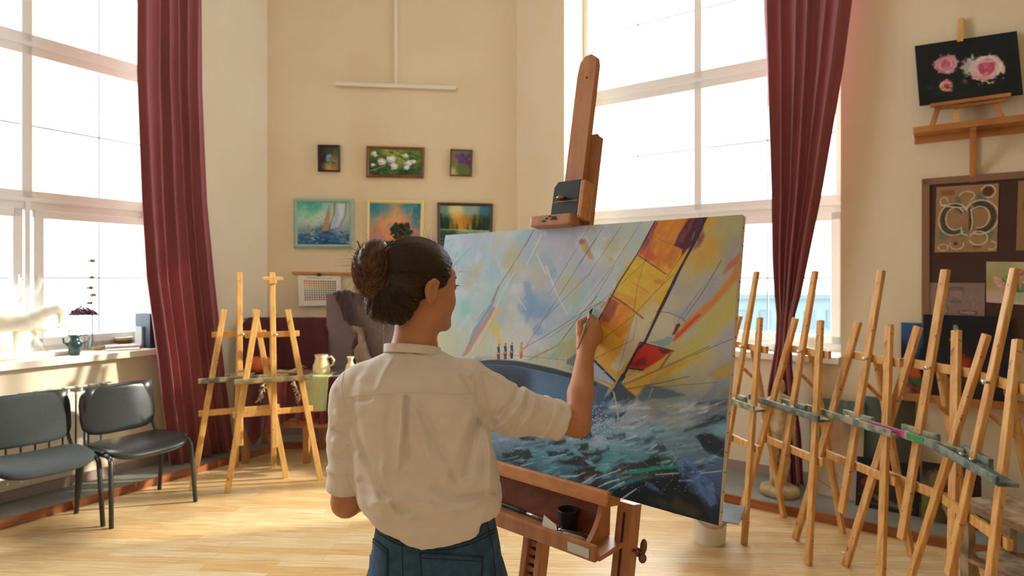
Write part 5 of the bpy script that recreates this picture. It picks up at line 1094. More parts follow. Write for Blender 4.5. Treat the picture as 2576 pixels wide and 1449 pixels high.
# right streaks
p.poly([(1862, 640), (1862, 690), (1790, 770), (1728, 830), (1700, 850), (1690, 856), (1716, 812), (1786, 752), (1830, 700)], '#c8752e', .9, 7, 2.5); p.poly([(1862, 630), (1862, 652), (1815, 690), (1822, 668)], '#bc5a34', .8, 6, 2); p.poly([(1750, 792), (1760, 790), (1720, 832), (1692, 856), (1698, 840)], '#c03a20', .9, 4, 1.5); p.poly([(1790, 640), (1800, 600), (1770, 600), (1745, 660), (1742, 690)], '#c89430', .55, 10, 3)
p.poly([(1860, 690), (1858, 780), (1780, 860), (1720, 930), (1690, 935), (1720, 860), (1790, 775)], '#b8a84c', .65, 10, 4); p.poly([(1856, 790), (1850, 900), (1790, 900), (1800, 860)], '#9a9aa8', .5, 14, 4)
p.poly([(1652, 792), (1690, 790), (1690, 830), (1664, 858), (1640, 862), (1618, 856), (1626, 830)], '#bcae8e', .95, 4, 1.5); p.line([(1648, 783), (1680, 786), (1712, 800), (1724, 812)], 1.3, '#4a4a4c', .8)
p.poly([(1630, 860), (1668, 852), (1676, 846), (1694, 850), (1680, 866), (1664, 872)], '#6f929a', .85, 3, 1.5); p.poly([(1698, 816), (1706, 812), (1708, 818), (1696, 838), (1688, 842)], '#5e2420', .95, 2, .8)
p.poly([(1606, 860), (1690, 882), (1672, 892), (1664, 902), (1616, 930), (1574, 924), (1586, 900)], '#b8281c', 1, 3, 1); p.poly([(1606, 900), (1626, 896), (1622, 918), (1600, 924), (1578, 918)], '#6a1a1c', .8, 6, 2); p.poly([(1652, 876), (1690, 882), (1664, 890)], '#4c161c', .85, 3, 1); p.line([(1574, 925), (1616, 930)], 3.5, '#1a1c24', .9, 1.5); p.line([(1608, 860), (1692, 882)], 2.4, '#3a1c1c', .85)
p.poly([(1636, 920), (1668, 898), (1688, 884), (1676, 905), (1660, 934), (1600, 990), (1588, 992), (1562, 972), (1600, 940)], '#c8983c', .95, 5, 2); p.poly([(1600, 935), (1560, 960), (1556, 968), (1620, 940)], '#ccbc7c', .8, 5, 2); p.poly([(1670, 930), (1700, 910), (1740, 900), (1720, 916), (1690, 930), (1668, 950)], '#c08c24', .8, 6, 3); p.blob((1752, 896), (9, 6), '#b8982c', .7); p.poly([(1690, 885), (1662, 925), (1655, 925), (1682, 885)], '#6a5a3c', .8, 3)
p.poly([(1780, 942), (1858, 890), (1852, 940), (1800, 948)], '#a48c44', .8, 8, 3); p.blob((1815, 935), (22, 8), '#b88c38', .8)
p.line([(1700, 690), (1690, 712), (1652, 790), (1620, 860), (1600, 880), (1566, 945)], 6.5, '#232a33', .97, 1.6, .7)
# hull
hull = [(1196, 912), (1230, 905), (1300, 908), (1380, 922), (1440, 940), (1500, 962), (1530, 974), (1512, 1010), (1494, 1062), (1440, 1090), (1360, 1105), (1250, 1080), (1190, 1000)]
p.poly(hull, '#40566c', 1, 3, 1); p.poly([(1200, 914), (1262, 916), (1330, 935), (1340, 980), (1330, 1040), (1250, 1060), (1190, 990)], '#1e2a36', .95, 46, 3); p.poly([(1340, 935), (1440, 955), (1500, 975), (1490, 1050), (1430, 1075), (1350, 1040), (1335, 980)], '#50708c', .85, 46, 3); p.poly([(1350, 1010), (1430, 1030), (1480, 1060), (1420, 1085), (1350, 1060)], '#3c6a7c', .6, 46, 3); p.poly([(1196, 912), (1230, 905), (1300, 908), (1440, 940), (1500, 962), (1500, 970), (1400, 942), (1300, 920), (1230, 918)], '#1c2834', .9, 4)
p.line([(1215, 905), (1262, 902), (1330, 910), (1400, 926), (1440, 936)], 3, '#b8b098', .9, 2); p.line([(1230, 918), (1290, 920), (1400, 943), (1440, 955)], 1, '#7a8a98', .7)
p.poly([(1488, 905), (1500, 912), (1546, 950), (1540, 966), (1510, 955), (1478, 940)], '#a8aeb8', .95, 3, 1); p.line([(1490, 903), (1545, 958)], 5, '#1c242c', .95, 1.8); p.line([(1486, 948), (1535, 972)], 4, '#c8b86a', .9, 2); p.line([(1500, 928), (1552, 940)], 2, '#9ca8b0', .8)
p.poly([(1548, 966), (1560, 962), (1600, 1000), (1582, 1022), (1556, 1060), (1545, 1062), (1542, 1010)], '#38424c', .95, 4, 1.5); p.line([(1542, 985), (1550, 1020), (1554, 1052)], 4.5, '#a8a878', .9, 2, .7); p.poly([(1500, 1010), (1535, 990), (1545, 1050), (1510, 1070), (1485, 1060)], '#3c5474', .8, 8, 3); p.poly([(1600, 1002), (1622, 970), (1660, 972), (1720, 992), (1690, 998), (1640, 1000), (1610, 1010)], '#46606c', .85, 6, 3)
p.line([(1640, 975), (1630, 1000)], 2.5, '#a8a888', .8, 1.5)
# rigging lines
for pts, w_ in (([(1498, 600), (1405, 745), (1318, 880)], 1), ([(1480, 572), (1440, 640), (1380, 740)], .9), ([(1515, 572), (1455, 665)], .9), ([(1500, 745), (1465, 785), (1402, 870), (1330, 905)], 1.4), ([(1560, 570), (1480, 690), (1340, 830)], .8), ([(1610, 560), (1540, 668), (1440, 800)], .7), ([(1465, 785), (1376, 842), (1310, 880)], 1.1), ([(1510, 760), (1465, 785)], 1.4), ([(1640, 640), (1500, 770), (1380, 850)], .8), ([(1690, 690), (1640, 740), (1590, 795), (1520, 850)], 1), ([(1720, 630), (1672, 700)], .9), ([(1640, 590), (1600, 720), (1590, 800), (1552, 940)], .8), ([(1810, 655), (1760, 740), (1714, 805)], 1.1), ([(1668, 878), (1600, 940), (1556, 968)], .9), ([(1780, 870), (1650, 930), (1560, 968)], 1.1), ([(1840, 850), (1700, 910), (1560, 972)], .9), ([(1730, 945), (1660, 962), (1570, 978)], 1.4), ([(1800, 960), (1580, 978)], .7), ([(1600, 800), (1590, 855), (1486, 905)], .8), ([(1420, 905), (1250, 890)], .8), ([(1420, 860), (1400, 905)], 1), ([(1760, 725), (1700, 810)], .8), ([(1650, 600), (1700, 620)], .6), ([(1544, 668), (1525, 700), (1480, 775)], .8)):
    p.line(pts, w_*1.1, '#3c3a3a', .75, 1.0)
p.line([(1440, 840), (1390, 872), (1345, 896)], 3, '#b8a440', .7, 2.5); p.poly([(1410, 862), (1440, 850), (1455, 860), (1450, 890), (1410, 900), (1385, 895)], '#a09c5c', .7, 6, 3); p.blob((1408, 872), (8, 6), '#78aca0', .8); p.blob((1392, 897), (9, 6), '#70b0a4', .8); p.poly([(1425, 905), (1450, 888), (1460, 900), (1448, 922), (1425, 915)], '#5a5a60', .8, 5, 2)
# crew figures
for x, y, c in ((1255, 868, 0), (1272, 866, 0), (1288, 864, 1), (1312, 864, 2)):
    p.blob((x, y), (2.5, 3.5), '#a8785c', 1, 0, .5); p.poly([(x-5, y+5), (x+2, y+4), (x+3, y+18), (x-3, y+20)], '#c8902c' if c == 2 else '#1e2836', .95, 1.5); p.poly([(x-6, y+19), (x+3, y+18), (x+2, y+38), (x-4, y+38)], ('#b85a34' if c == 2 else '#1c2836' if c == 1 else '#6a2430'), .95, 1.5); p.blob((x-2, y+21), (4, 3), '#d09a2c', .9)
    if c < 2: p.line([(x+3, y+6), (x+3, y+16)], 1.5, '#c8c4bc', .8)
# sea strokes
inS = lambda x, y: y > 1010+max(0, (1500-x))*.22 or (x < 1500 and y > 1085)
p.strokes(220, (1230, 1010, 1830, 1120), -12, 60, 5, ['#9aacb8', '#a8b4c0', '#6f98a8', '#7c8c9c', '#b4bcc4', '#56707c', '#8a9484'], .6, 10, pts=inS)
p.strokes(200, (1230, 1060, 1830, 1200), -10, 60, 6, ['#5a9ea4', '#4c8c94', '#7cb0b4', '#3c6c74', '#a0b4c4', '#2a444c', '#6c8ca4'], .6, 12, pts=inS)
for pts, c in (([(1716, 1084), (1790, 1040), (1820, 1040), (1824, 1055), (1760, 1078)], '#26323c'), ([(1740, 1092), (1770, 1084), (1820, 1105), (1820, 1150), (1770, 1130)], '#1c2830'), ([(1262, 1138), (1330, 1128), (1345, 1150), (1310, 1170), (1268, 1160)], '#1c2a2c'), ([(1370, 1132), (1430, 1128), (1440, 1142), (1380, 1150)], '#182428'), ([(1405, 1158), (1460, 1152), (1480, 1168), (1420, 1172)], '#1a1f24'), ([(1446, 1120), (1475, 1118), (1478, 1128), (1450, 1132)], '#1c2a2e'), ([(1460, 1138), (1510, 1138), (1508, 1144), (1466, 1146)], '#1c2628'), ([(1440, 1185), (1500, 1172), (1530, 1185), (1500, 1205), (1460, 1205)], '#32241f'), ([(1530, 1180), (1600, 1160), (1660, 1170), (1720, 1180), (1660, 1195), (1580, 1200)], '#3c2c22'), ([(1605, 1155), (1690, 1150), (1725, 1190), (1640, 1200), (1600, 1180)], '#2a3422'), ([(1530, 1240), (1600, 1205), (1720, 1190), (1760, 1260), (1800, 1318), (1700, 1290), (1560, 1252)], '#11181e'), ([(1620, 1130), (1670, 1115), (1676, 1130), (1640, 1140)], '#36464c'), ([(1300, 1095), (1350, 1100), (1345, 1110), (1310, 1110)], '#26343c'), ([(1440, 1092), (1480, 1086), (1490, 1098), (1450, 1106)], '#2a3c48'), ([(1520, 1096), (1570, 1090), (1570, 1098), (1530, 1104)], '#3c5058'), ([(1755, 1015), (1830, 1000), (1828, 1020), (1790, 1026)], '#4a4c58')):
    p.poly(pts, c, .88, 6, 5)
p.poly([(1690, 1152), (1730, 1160), (1790, 1210), (1800, 1262), (1785, 1270), (1760, 1230), (1710, 1180)], '#5470a4', .85, 7, 5); p.poly([(1612, 1200), (1640, 1215), (1680, 1245), (1660, 1242), (1630, 1225)], '#4a5c80', .75, 5, 4); p.poly([(1820, 1090), (1822, 1060), (1780, 1064), (1770, 1080)], '#6c9cb4', .7, 5, 3); p.poly([(1660, 1250), (1740, 1290), (1700, 1285), (1620, 1255)], '#34421c', .5, 10, 4); p.poly([(1700, 1250), (1770, 1290), (1750, 1300), (1690, 1262)], '#5a3c22', .5, 10, 4)
p.poly([(1600, 1176), (1700, 1165), (1720, 1172), (1600, 1192), (1560, 1190)], '#2c8c84', .8, 4, 3); p.poly([(1540, 1220), (1620, 1198), (1610, 1204), (1540, 1232)], '#2f8a8a', .8, 4, 2); p.poly([(1500, 1172), (1530, 1165), (1540, 1180), (1520, 1192), (1496, 1182)], '#54a49c', .8, 4, 3); p.poly([(1430, 1124), (1445, 1128), (1502, 1172), (1488, 1172)], '#7090ac', .9, 3, 2)
p.strokes(50, (1260, 1110, 1520, 1220), -8, 34, 2.4, ['#c0d0d8', '#8cc4c0', '#dfe6ea', '#6ab0ac'], .8, 16, pts=inS)
p.strokes(34, (1520, 1040, 1820, 1230), -22, 34, 2, ['#b8ccd4', '#dfe6ea', '#8cb8c0'], .75, 14)
for a_, b_ in (((1500, 1202), (1560, 1180)), ((1520, 1216), (1556, 1204)), ((1528, 1232), (1570, 1210)), ((1560, 1256), (1600, 1228)), ((1456, 1222), (1500, 1192)), ((1650, 1192), (1706, 1188)), ((1760, 1188), (1812, 1182)), ((1505, 1224), (1540, 1208)), ((1300, 1176), (1340, 1164)), ((1390, 1150), (1424, 1142))): p.line([a_, b_], 3, '#a8b8cc', .9, 1.6, .8)
p.strokes(150, (1250, 1110, 1800, 1230), -8, 30, 7, ['#16222a', '#1c2c30', '#223a40', '#2c2420'], .75, 14, pts=lambda x, y: inS(x, y) and math.sin(x*.035+y*.11)+math.sin(x*.013-y*.07) > .35)
p.strokes(120, (1250, 1090, 1760, 1215), -14, 36, 4, ['#58a8a8', '#7cc0bc', '#8fa8c4', '#a8c4cc'], .7, 14, pts=lambda x, y: inS(x, y) and math.sin(x*.035+y*.11)+math.sin(x*.013-y*.07) < .2)
p.strokes(60, (1540, 1010, 1825, 1075), -14, 50, 3.5, ['#b8c4cc', '#d0d4d0', '#8fa4b4', '#a8a48c'], .7, 8)
p.strokes(50, (1700, 1140, 1800, 1270), 48, 30, 6, ['#5470a8', '#6880b4', '#3c5488'], .6, 10, pts=lambda x, y: abs((y-1150)-(x-1700)*1.05) < 42)
r2 = random.Random(5)
for k in range(260):
    x = r2.gauss(1500, 26); y = r2.gauss(1062, 22); p.blob((x, y), (1.2, 1.2), '#c4d0dc', .8, 0, .6, 0)
for k in range(160): p.blob((r2.uniform(1240, 1800), r2.uniform(1080, 1240)), (1.5, .9), '#d4dee4', .6, 0, .6, 0)
p.grain(.016)
# a lighter oil paint body colour than its look in the dim side of the room
p.a = np.clip(np.clip(p.a, 0, 1)**.93*1.03*np.array((.985, 1.0, 1.06), np.float32), 0, 1)
cv = thing('large_canvas', 'large unframed oil painting of a sailing ship with orange sails on the easel', 'painting', E_(CW/2, 0, 0))
cp = panel('painted_canvas', E_(0, .001, CH), E_(CW, .001, CH), E_(CW, .001, 0), E_(0, .001, 0), p, cv, .45, .35)
MB().box(E_(CW/2, -.0105, CH/2), (CW, .021, CH), RU, .002).build('canvas_side', mat('raw_canvas', '#d9cdbb', .85, var=.12, scale=40), cv)
stp = MB()
for k in range(16): stp.box(E_(CW+.0004, -.012, .03+k*.047), (.001, .009, .002), RU)
stp.build('staple', mat('staple', '#5a5550', .5), cv)
# things on the tray
def TR_(a, b, z=0): return E0(a, b, traz+.008+z)
c = TR_(.715, .030); t = thing('paint_cup', 'black plastic cup standing on the easel tray', 'cup', c)
MB().lathe([(.024, 0), (.026, .002), (.029, .058), (.030, .060), (.027, .060), (.023, .004)], 26, c).build('body', mat('black_plastic', '#20242e', .4), t)
c0 = TR_(.665, .088, .0); cd = MB().prism([c0, c0+U*.06-NF*.0+V(0, 0, .004), c0+U*.042-NF*.015+V(0, 0, .026), c0-U*.006-NF*.02+V(0, 0, .040)], NF*.001).build('white_card', mat('card', '#d8c8b8', .7)); tag(cd, 'white card leaning on the front of the easel tray beside the cup', 'card')
def brush(name, label, a, b, rad, cols, flat=1.0):
    a, b = Vector(a), Vector(b); d = (b-a); L = d.length; d.normalize(); t = thing(name, label, 'paintbrush', a)
    MB().tube([a, a+d*L*.12, a+d*L*.6, a+d*L*.72], [rad*.4, rad*.8, rad, rad*.75], 10).build('handle', cols[0], t)
    MB().tube([a+d*L*.72, a+d*L*.86], [rad*.75, rad*.8], 10).build('ferrule', m_steel, t)
    MB().tube([a+d*L*.86, a+d*L*.94, b], [rad*.8, rad*.9, rad*.25], 10).build('bristles', cols[1], t); return t
m_gh = mat('green_painted_handle', '#1f4238', .4, var=.4, scale=40); m_br = mat('bristle_dark', '#3a3028', .8); m_wh = mat('wooden_handle', '#b89a6c', .5, var=.3, scale=60)
brush('paintbrush', 'long green handled brush lying at the back of the easel tray', TR_(.33, .02, .010), TR_(.655, .035, .010), .006, (m_gh, m_br))
brush('paintbrush', 'wooden brush with paint crusted bristles lying on the tray beside the card', TR_(.80, .066, .009), TR_(.705, .080, .009), .008, (m_wh, mat('paint_crust', '#5a7068', .6, var=.4, scale=80)))
brush('paintbrush', 'dark handled brush lying behind the card, next to the cup', TR_(.795, .045, .008), TR_(.69, .060, .008), .007, (mat('dark_handle', '#2a2620', .5), m_br))
# ================================================================ the painter
m_skin = mat('skin', '#c98c68', .5, c2='#c18260', scale=14, sss=.25, bump=.03, bscale=260, spec=.4)
m_shirt = mat('white_cotton', '#eee3dc', .8, c2='#eadfd7', scale=30, bump=.10, bscale=420, spec=.2)
m_hair = mat('brown_hair', '#2a1b13', .55, c2='#1b120e', scale=26, stretch=(1, 1, 1), spec=.35)
m_hairb = mat('bun_hair', '#5a3b24', .45, c2='#37241a', scale=30, spec=.5)
m_denim = mat('denim', '#375a7c', .85, c2='#294867', scale=40, bump=.25, bscale=600, detail=8)
m_stitch = mat('denim_seam', '#1a2a3a', .8); 
def A_(px, py, y): return np.array(P(px, py, y))
person = thing('person', 'woman painter seen from behind, white shirt and jeans, hair in a bun, brush raised', 'person', (-.18, 1.49, 0))
# ---- head
HC_ = A_(1053, 722, 1.475); PSI = R(47)
HM = np.array([[math.cos(PSI), math.sin(PSI), 0], [-math.sin(PSI), math.cos(PSI), 0], [0, 0, 1]])   # local -> world
def hl2w(p): return HC_+HM @ np.array(p, float)
def tolocal(X): return (X-HC_) @ HM
def head_sdf(X):
    q = tolocal(X); qs = q.copy(); qs[..., 0] = np.abs(q[..., 0])
    d = ell(q, (0, -.012, .028), (.072, .092, .080))
    d = smin(d, ell(q, (0, .030, -.028), (.056, .056, .080)), .03)
    d = smin(d, cap(qs, (0, .076, -.093), (.042, .014, -.062), .017, .021), .03)
    d = smin(d, ell(qs, (.034, .048, -.034), (.026, .030, .030)), .02)
    d = smin(d, ell(q, (0, .062, .026), (.045, .022, .032)), .03)
    d = smin(d, cap(q, (0, .084, -.002), (0, .101, -.036), .007, .0095), .012)
    d = smin(d, ell(qs, (.010, .092, -.040), (.008, .010, .006)), .008)
    d = smin(d, ell(q, (0, .086, -.059), (.021, .009, .005)), .006); d = smin(d, ell(q, (0, .084, -.068), (.018, .009, .006)), .006)
    d = smax(d, -ell(q, (0, .099, -.0635), (.020, .006, .0012)), .003)
    d = smax(d, -ell(qs, (.030, .092, .000), (.014, .012, .008)), .010)
    d = smin(d, ell(qs, (.030, .074, .000), (.015, .013, .012)), .004)
    ex = .074; ear = None
    pts = [(.070, .004, -.020), (.074, .010, .002), (.084, .008, .018), (.091, -.008, .024), (.094, -.022, .014), (.090, -.026, -.004), (.083, -.018, -.020), (.077, -.006, -.032), (.072, .002, -.034)]
    for i in range(len(pts)-1):
        a = np.array(pts[i])+(0, -.012, -.006); b = np.array(pts[i+1])+(0, -.012, -.006); e = cap(qs, a, b, .0042, .0042); ear = e if ear is None else np.minimum(ear, e)
    ear = smin(ear, ell(qs, (.080, -.020, -.008), (.006, .018, .026)), .004); ear = smax(ear, -ell(qs, (.090, -.016, -.004), (.010, .008, .013)), .004)
    d = smin(d, ear, .006)
    return d
NK0 = A_(1050, 790, 1.470); NK1 = A_(1040, 905, 1.480)
WR_ = A_(1473, 886, 1.745); EL_R = A_(1453, 1066, 1.615); SH_R = A_(1190, 968, 1.50)
EL_L = A_(872, 1262, 1.50); SH_L = A_(882, 990, 1.475); WL_ = A_(985, 1225, 1.70)
D2 = .048
def Hn(px, py, y): return A_(px, py, y+D2)
ARM = [(SH_R, A_(1290, 1034, 1.545), .038, .038), (A_(1290, 1034, 1.545), EL_R, .038, .034), (EL_R, A_(1461, 990, 1.66), .0345, .0345), (A_(1461, 990, 1.66), WR_, .0345, .0235)]
HAND = [(WR_, Hn(1475, 868, 1.71), .0235, .022), (Hn(1475, 868, 1.71), Hn(1487, 828, 1.732), .021, .0135), (Hn(1478, 868, 1.71), Hn(1497, 832, 1.732), .021, .0135), (Hn(1480, 870, 1.71), Hn(1502, 842, 1.735), .020, .013), (Hn(1480, 872, 1.71), Hn(1503, 854, 1.74), .018, .0125),
        (WR_, Hn(1464, 866, 1.710), .018, .0145), (Hn(1464, 866, 1.710), Hn(1459, 838, 1.722), .0145, .0115)]
FING = [[(1488, 826, 1.732, .0115), (1490, 808, 1.760, .0095), (1484, 793, 1.778, .0066)],
        [(1498, 829, 1.732, .0115), (1502, 812, 1.760, .0095), (1494, 804, 1.782, .0085), (1485, 803, 1.778, .0066)],
        [(1503, 840, 1.735, .011), (1507, 824, 1.762, .0092), (1498, 819, 1.784, .008), (1488, 820, 1.776, .0064)],
        [(1504, 853, 1.740, .010), (1508, 840, 1.760, .0085), (1500, 836, 1.776, .0072), (1491, 838, 1.768, .006)],
        [(1459, 838, 1.722, .0115), (1457, 814, 1.745, .0100), (1475, 802, 1.768, .0072)]]
def hand_sdf(X):
    d = None
    for a, b, ra, rb in HAND: e = cap(X, a, b, ra, rb); d = e if d is None else smin(d, e, .010)
    for f in FING:
        g = None
        for a, b in zip(f[:-1], f[1:]): e = cap(X, Hn(*a[:3]), Hn(*b[:3]), a[3], b[3]); g = e if g is None else smin(g, e, .003)
        d = smin(d, g, .0035)
    return d
LH = [(WL_, WL_+np.array([.03, .05, .01]), .024, .02)]
for k, (dx, dz) in enumerate(((.0, .03), (.012, .012), (.016, -.008), (.012, -.026))):
    a = WL_+np.array([.03+dx*.4, .06, dz]); LH += [(WL_, a, .018, .011), (a, a+np.array([.03, .03, .004]), .010, .009), (a+np.array([.03, .03, .004]), a+np.array([.045, .008, .002]), .009, .007)]
LH += [(WL_, WL_+np.array([-.01, .045, .03]), .014, .011), (WL_+np.array([-.01, .045, .03]), WL_+np.array([.015, .08, .045]), .011, .008)]
def body_sdf(X, hand=True, head=True):
    d = cap(X, NK0, NK1, .049, .054)
    d = smin(d, cap(X, NK1, A_(1045, 1000, 1.49), .054, .075), .03)
    d = smin(d, cap(X, SH_L, SH_R, .028, .028), .03); d = smin(d, cap(X, A_(1045, 1000, 1.49), A_(1075, 1290, 1.49), .075, .085), .03)
    d = smin(d, cap(X, A_(1065, 1330, 1.49), A_(1130, 1330, 1.49), .08, .08), .03)
    for a, b, ra, rb in ARM: d = smin(d, cap(X, a, b, ra, rb), .012)
    d = smin(d, cap(X, SH_L, EL_L, .036, .036), .02); d = smin(d, cap(X, EL_L, WL_, .036, .024), .012)
    for s in (-1, 1):
        h = np.array([-.185+s*.085, 1.49, .86]); k = np.array([-.185+s*.10, 1.49, .47]); a = np.array([-.185+s*.11, 1.48, .09])
        d = smin(d, cap(X, h, k, .075, .045), .03); d = smin(d, cap(X, k, a, .045, .03), .02); d = smin(d, cap(X, a, a+np.array([s*.01, .13, -.05]), .03, .025), .02)
    if head: d = smin(d, head_sdf(X), .018)
    if hand:
        d = smin(d, hand_sdf(X), .008)
        g = None
        for a, b, ra, rb in LH: e = cap(X, a, b, ra, rb); g = e if g is None else smin(g, e, .006)
        d = smin(d, g, .006)
    return d
parts = []
def piece(lo, hi, h, keep=None, **kw):
    vs, fs = surf(lambda X: body_sdf(X, **kw), lo, hi, h)
    if keep is not None:
        c = vs[fs].mean(1); fs = fs[keep(c)]; u, inv = np.unique(fs, return_inverse=True); vs = vs[u]; fs = inv.reshape(fs.shape)
    parts.append((vs, fs))
zH = 1.392; xA = .105; armx = lambda c: (c[:, 0] > xA)
piece(HC_-(.15, .16, .185), HC_+(.15, .16, .16), .0028, lambda c: c[:, 2] > zH, hand=False)
lo = np.array([xA-.01, 1.52, 1.10]); hi = np.array([.30, 1.92, 1.56]); piece(lo, hi, .0023, armx, head=False)
piece((-.62, 1.28, .0), (.13, 1.90, 1.42), .009, lambda c: (c[:, 2] <= zH) & (c[:, 0] <= xA), head=True)
V0 = np.concatenate([p_[0] for p_ in parts]); o_ = 0; F0 = []
for v_, f_ in parts: F0.append(f_+o_); o_ += len(v_)
raw_mesh('body', V0, np.concatenate(F0), m_skin, person)
for s in (-1, 1):
    q = Vector(hl2w((s*.030, .0755, .000))); e = MB().sphere(q, .0125, 16, 10); ey = e.build('eye', mat('eye_white', '#e8e2dc', .2), person)
    d_ = Vector(HM @ np.array([0, 1, -.1])); MB().sphere(q+d_*.0095, .0052, 12, 8).build('iris', mat('iris_brown', '#3a2418', .2), ey)
    ls = MB()
    for k in range(12):
        x = s*(.018+.024*k/11); a = Vector(hl2w((x, .0875-abs(abs(x)-.03)*.25, .004))); b = Vector(hl2w((x+s*.002, .0945-abs(abs(x)-.03)*.1, .0015))); ls.tube([a, (a+b)/2-V(0, 0, .001), b], [.0007, .0006, .0003], 4)
    ls.build('eyelashes', mat('lash', '#15100e', .6), person)
    MB().tube([hl2w((s*x, y, z)) for x, y, z in ((.012, .0935, .019), (.026, .0915, .024), (.040, .0815, .022), (.048, .0715, .016))], [.0012, .0024, .002, .0008], 6).build('eyebrow', m_hair, person)
# ---- hair
def line_a(z): return np.interp(z, [-.10, -.075, -.045, -.030, -.012, .005, .03, .06, .095, .13], [-.075, -.058, -.036, -.028, -.004, .034, .050, .064, .068, .055])
BUN = A_(941, 676, 1.405)
def hair_sdf(X):
    q = tolocal(X)
    d = ell(q, (0, -.013, .030), (.080, .103, .089))
    d = smin(d, ell(X, A_(978, 762, 1.425), (.056, .050, .058)), .03)
    d = smin(d, ell(X, A_(1010, 790, 1.435), (.045, .04, .036)), .03)
    d = smax(d, q[..., 1]-line_a(q[..., 2]), .006)
    d = smax(d, -(q[..., 2]+.098-.25*np.maximum(-q[..., 1]-.03, 0)), .01)
    # grooves running towards the bun
    b = X-BUN; r = np.linalg.norm(b, axis=-1)+1e-6; th = np.arctan2(b[..., 2], b[..., 0]); 
    g = np.sin(th*34+8*r/.1)*.0011+np.sin(th*71+3*r/.1)*.0006
    return d+g*np.clip((r-.05)/.05, 0, 1)
vs, fs = surf(hair_sdf, HC_-(.18, .17, .16), HC_+(.13, .15, .14), .0026)
hair = raw_mesh('hair', vs, fs, m_hair, person)
def bun_sdf(X):
    q = X-BUN; a = R(12); x = q[..., 0]*math.cos(a)+q[..., 2]*math.sin(a); z = -q[..., 0]*math.sin(a)+q[..., 2]*math.cos(a); y = q[..., 1]
    Q2 = np.stack([x, y, z], -1)
    d = ell(Q2, (0, 0, .008), (.042, .042, .052)); d = smin(d, ell(Q2, (-.004, .0, -.040), (.034, .034, .034)), .02); d = smin(d, ell(Q2, (.014, .005, .040), (.030, .03, .024)), .012)
    th = np.arctan2(z+.012, x); r = np.sqrt(x*x+(z+.01)**2)
    d = d+.0024*np.sin(th*9+r*150)+.0012*np.sin(th*23-r*110)+.0008*np.sin(th*47+r*60)
    return smin(d, cap(X, A_(975, 690, 1.43), A_(1010, 690, 1.45), .04, .05), .012)
vs, fs = surf(bun_sdf, BUN-(.07, .07, .10), BUN+(.10, .08, .09), .0024)
bun = raw_mesh('hair_bun', vs, fs, m_hairb, hair)
def curves(name, strands, m, parent, rad=.0005):
    vs = []; fs = []
    for st in strands:
        st = np.array(st, float); k0 = len(vs); n = len(st); T = np.gradient(st, axis=0); T /= np.linalg.norm(T, axis=1)[:, None]+1e-9
        rf = np.cross(T, [.3, .8, .5]); rf /= np.linalg.norm(rf, axis=1)[:, None]+1e-9; sd = np.cross(T, rf)
        for i in range(n):
            r_ = rad*(1-.6*i/n)
            for a in (0, 2.094, 4.189): vs.append(st[i]+(rf[i]*math.cos(a)+sd[i]*math.sin(a))*r_)
        for i in range(n-1):
            for j in range(3): fs.append([k0+3*i+j, k0+3*i+(j+1) % 3, k0+3*i+3+(j+1) % 3, k0+3*i+3+j])
    o = raw_mesh(name, np.array(vs), np.array(fs), m, parent); o['kind'] = 'stuff'; return o
rs = np.random.RandomState(3); S1 = []; er = np.array((.0815, .1045, .0905)); ec = np.array((0, -.013, .030)); be = (tolocal(BUN[None])[0]-ec)/er; be = be/np.linalg.norm(be)
for k in range(1500):
    z = rs.uniform(-.05, .11); y = line_a(z)-rs.uniform(0, .08)-.002; s = 1 if rs.rand() < .8 else -1
    k2 = 1-((y-ec[1])/er[1])**2-((z-ec[2])/er[2])**2
    if k2 <= 0: continue
    x = s*er[0]*math.sqrt(k2); a = (np.array((x, y, z))-ec)/er; a /= np.linalg.norm(a); om = math.acos(np.clip(a @ be, -1, 1)); st = []
    t1 = rs.uniform(.5, .95); lift = rs.uniform(.0, .010); wv = rs.normal()*.03
    for t in np.linspace(0, t1, 9):
        u_ = (math.sin((1-t)*om)*a+math.sin(t*om)*be)/math.sin(om); u_ = u_+np.array((0, 0, -1))*.12*math.sin(t*PI)*(1 if z < .03 else .2)+wv*math.sin(t*5); u_ /= np.linalg.norm(u_)
        st.append(hl2w(u_*er*(1+lift)+ec))
    S1.append(st)
curves('hair_strands', S1, mat('hair_strand', '#3d281b', .35, spec=.7), hair, .00045)
S2 = []
for k in range(700):
    ph = rs.uniform(0, 6.28); tl_ = rs.uniform(-.6, .6); r0 = rs.uniform(.75, 1.04); st = []; n_ = 12; span = rs.uniform(1.2, 2.8); off = rs.normal(size=3)*.004
    ax = np.array([math.sin(tl_), -.9, .4*math.cos(tl_)]); ax /= np.linalg.norm(ax); e1 = np.cross(ax, [0, 0, 1.0]); e1 /= np.linalg.norm(e1); e2 = np.cross(ax, e1); hh = rs.uniform(-.6, .75)
    rad_ = math.sqrt(1-hh*hh)
    for t in np.linspace(0, 1, n_):
        a = ph+span*t; q = ax*hh+(e1*math.cos(a)+e2*math.sin(a))*rad_; q = q*np.array((.0435, .043, .060)); st.append(BUN+np.array([0, 0, -.004])+q*(1.0+.03*math.sin(4*t+ph))+off)
    S2.append(st)
curves('bun_strands', S2, mat('bun_strand', '#8a6038', .38, c2='#5e3f26', scale=40, spec=.6), bun, .0005)
S3 = []
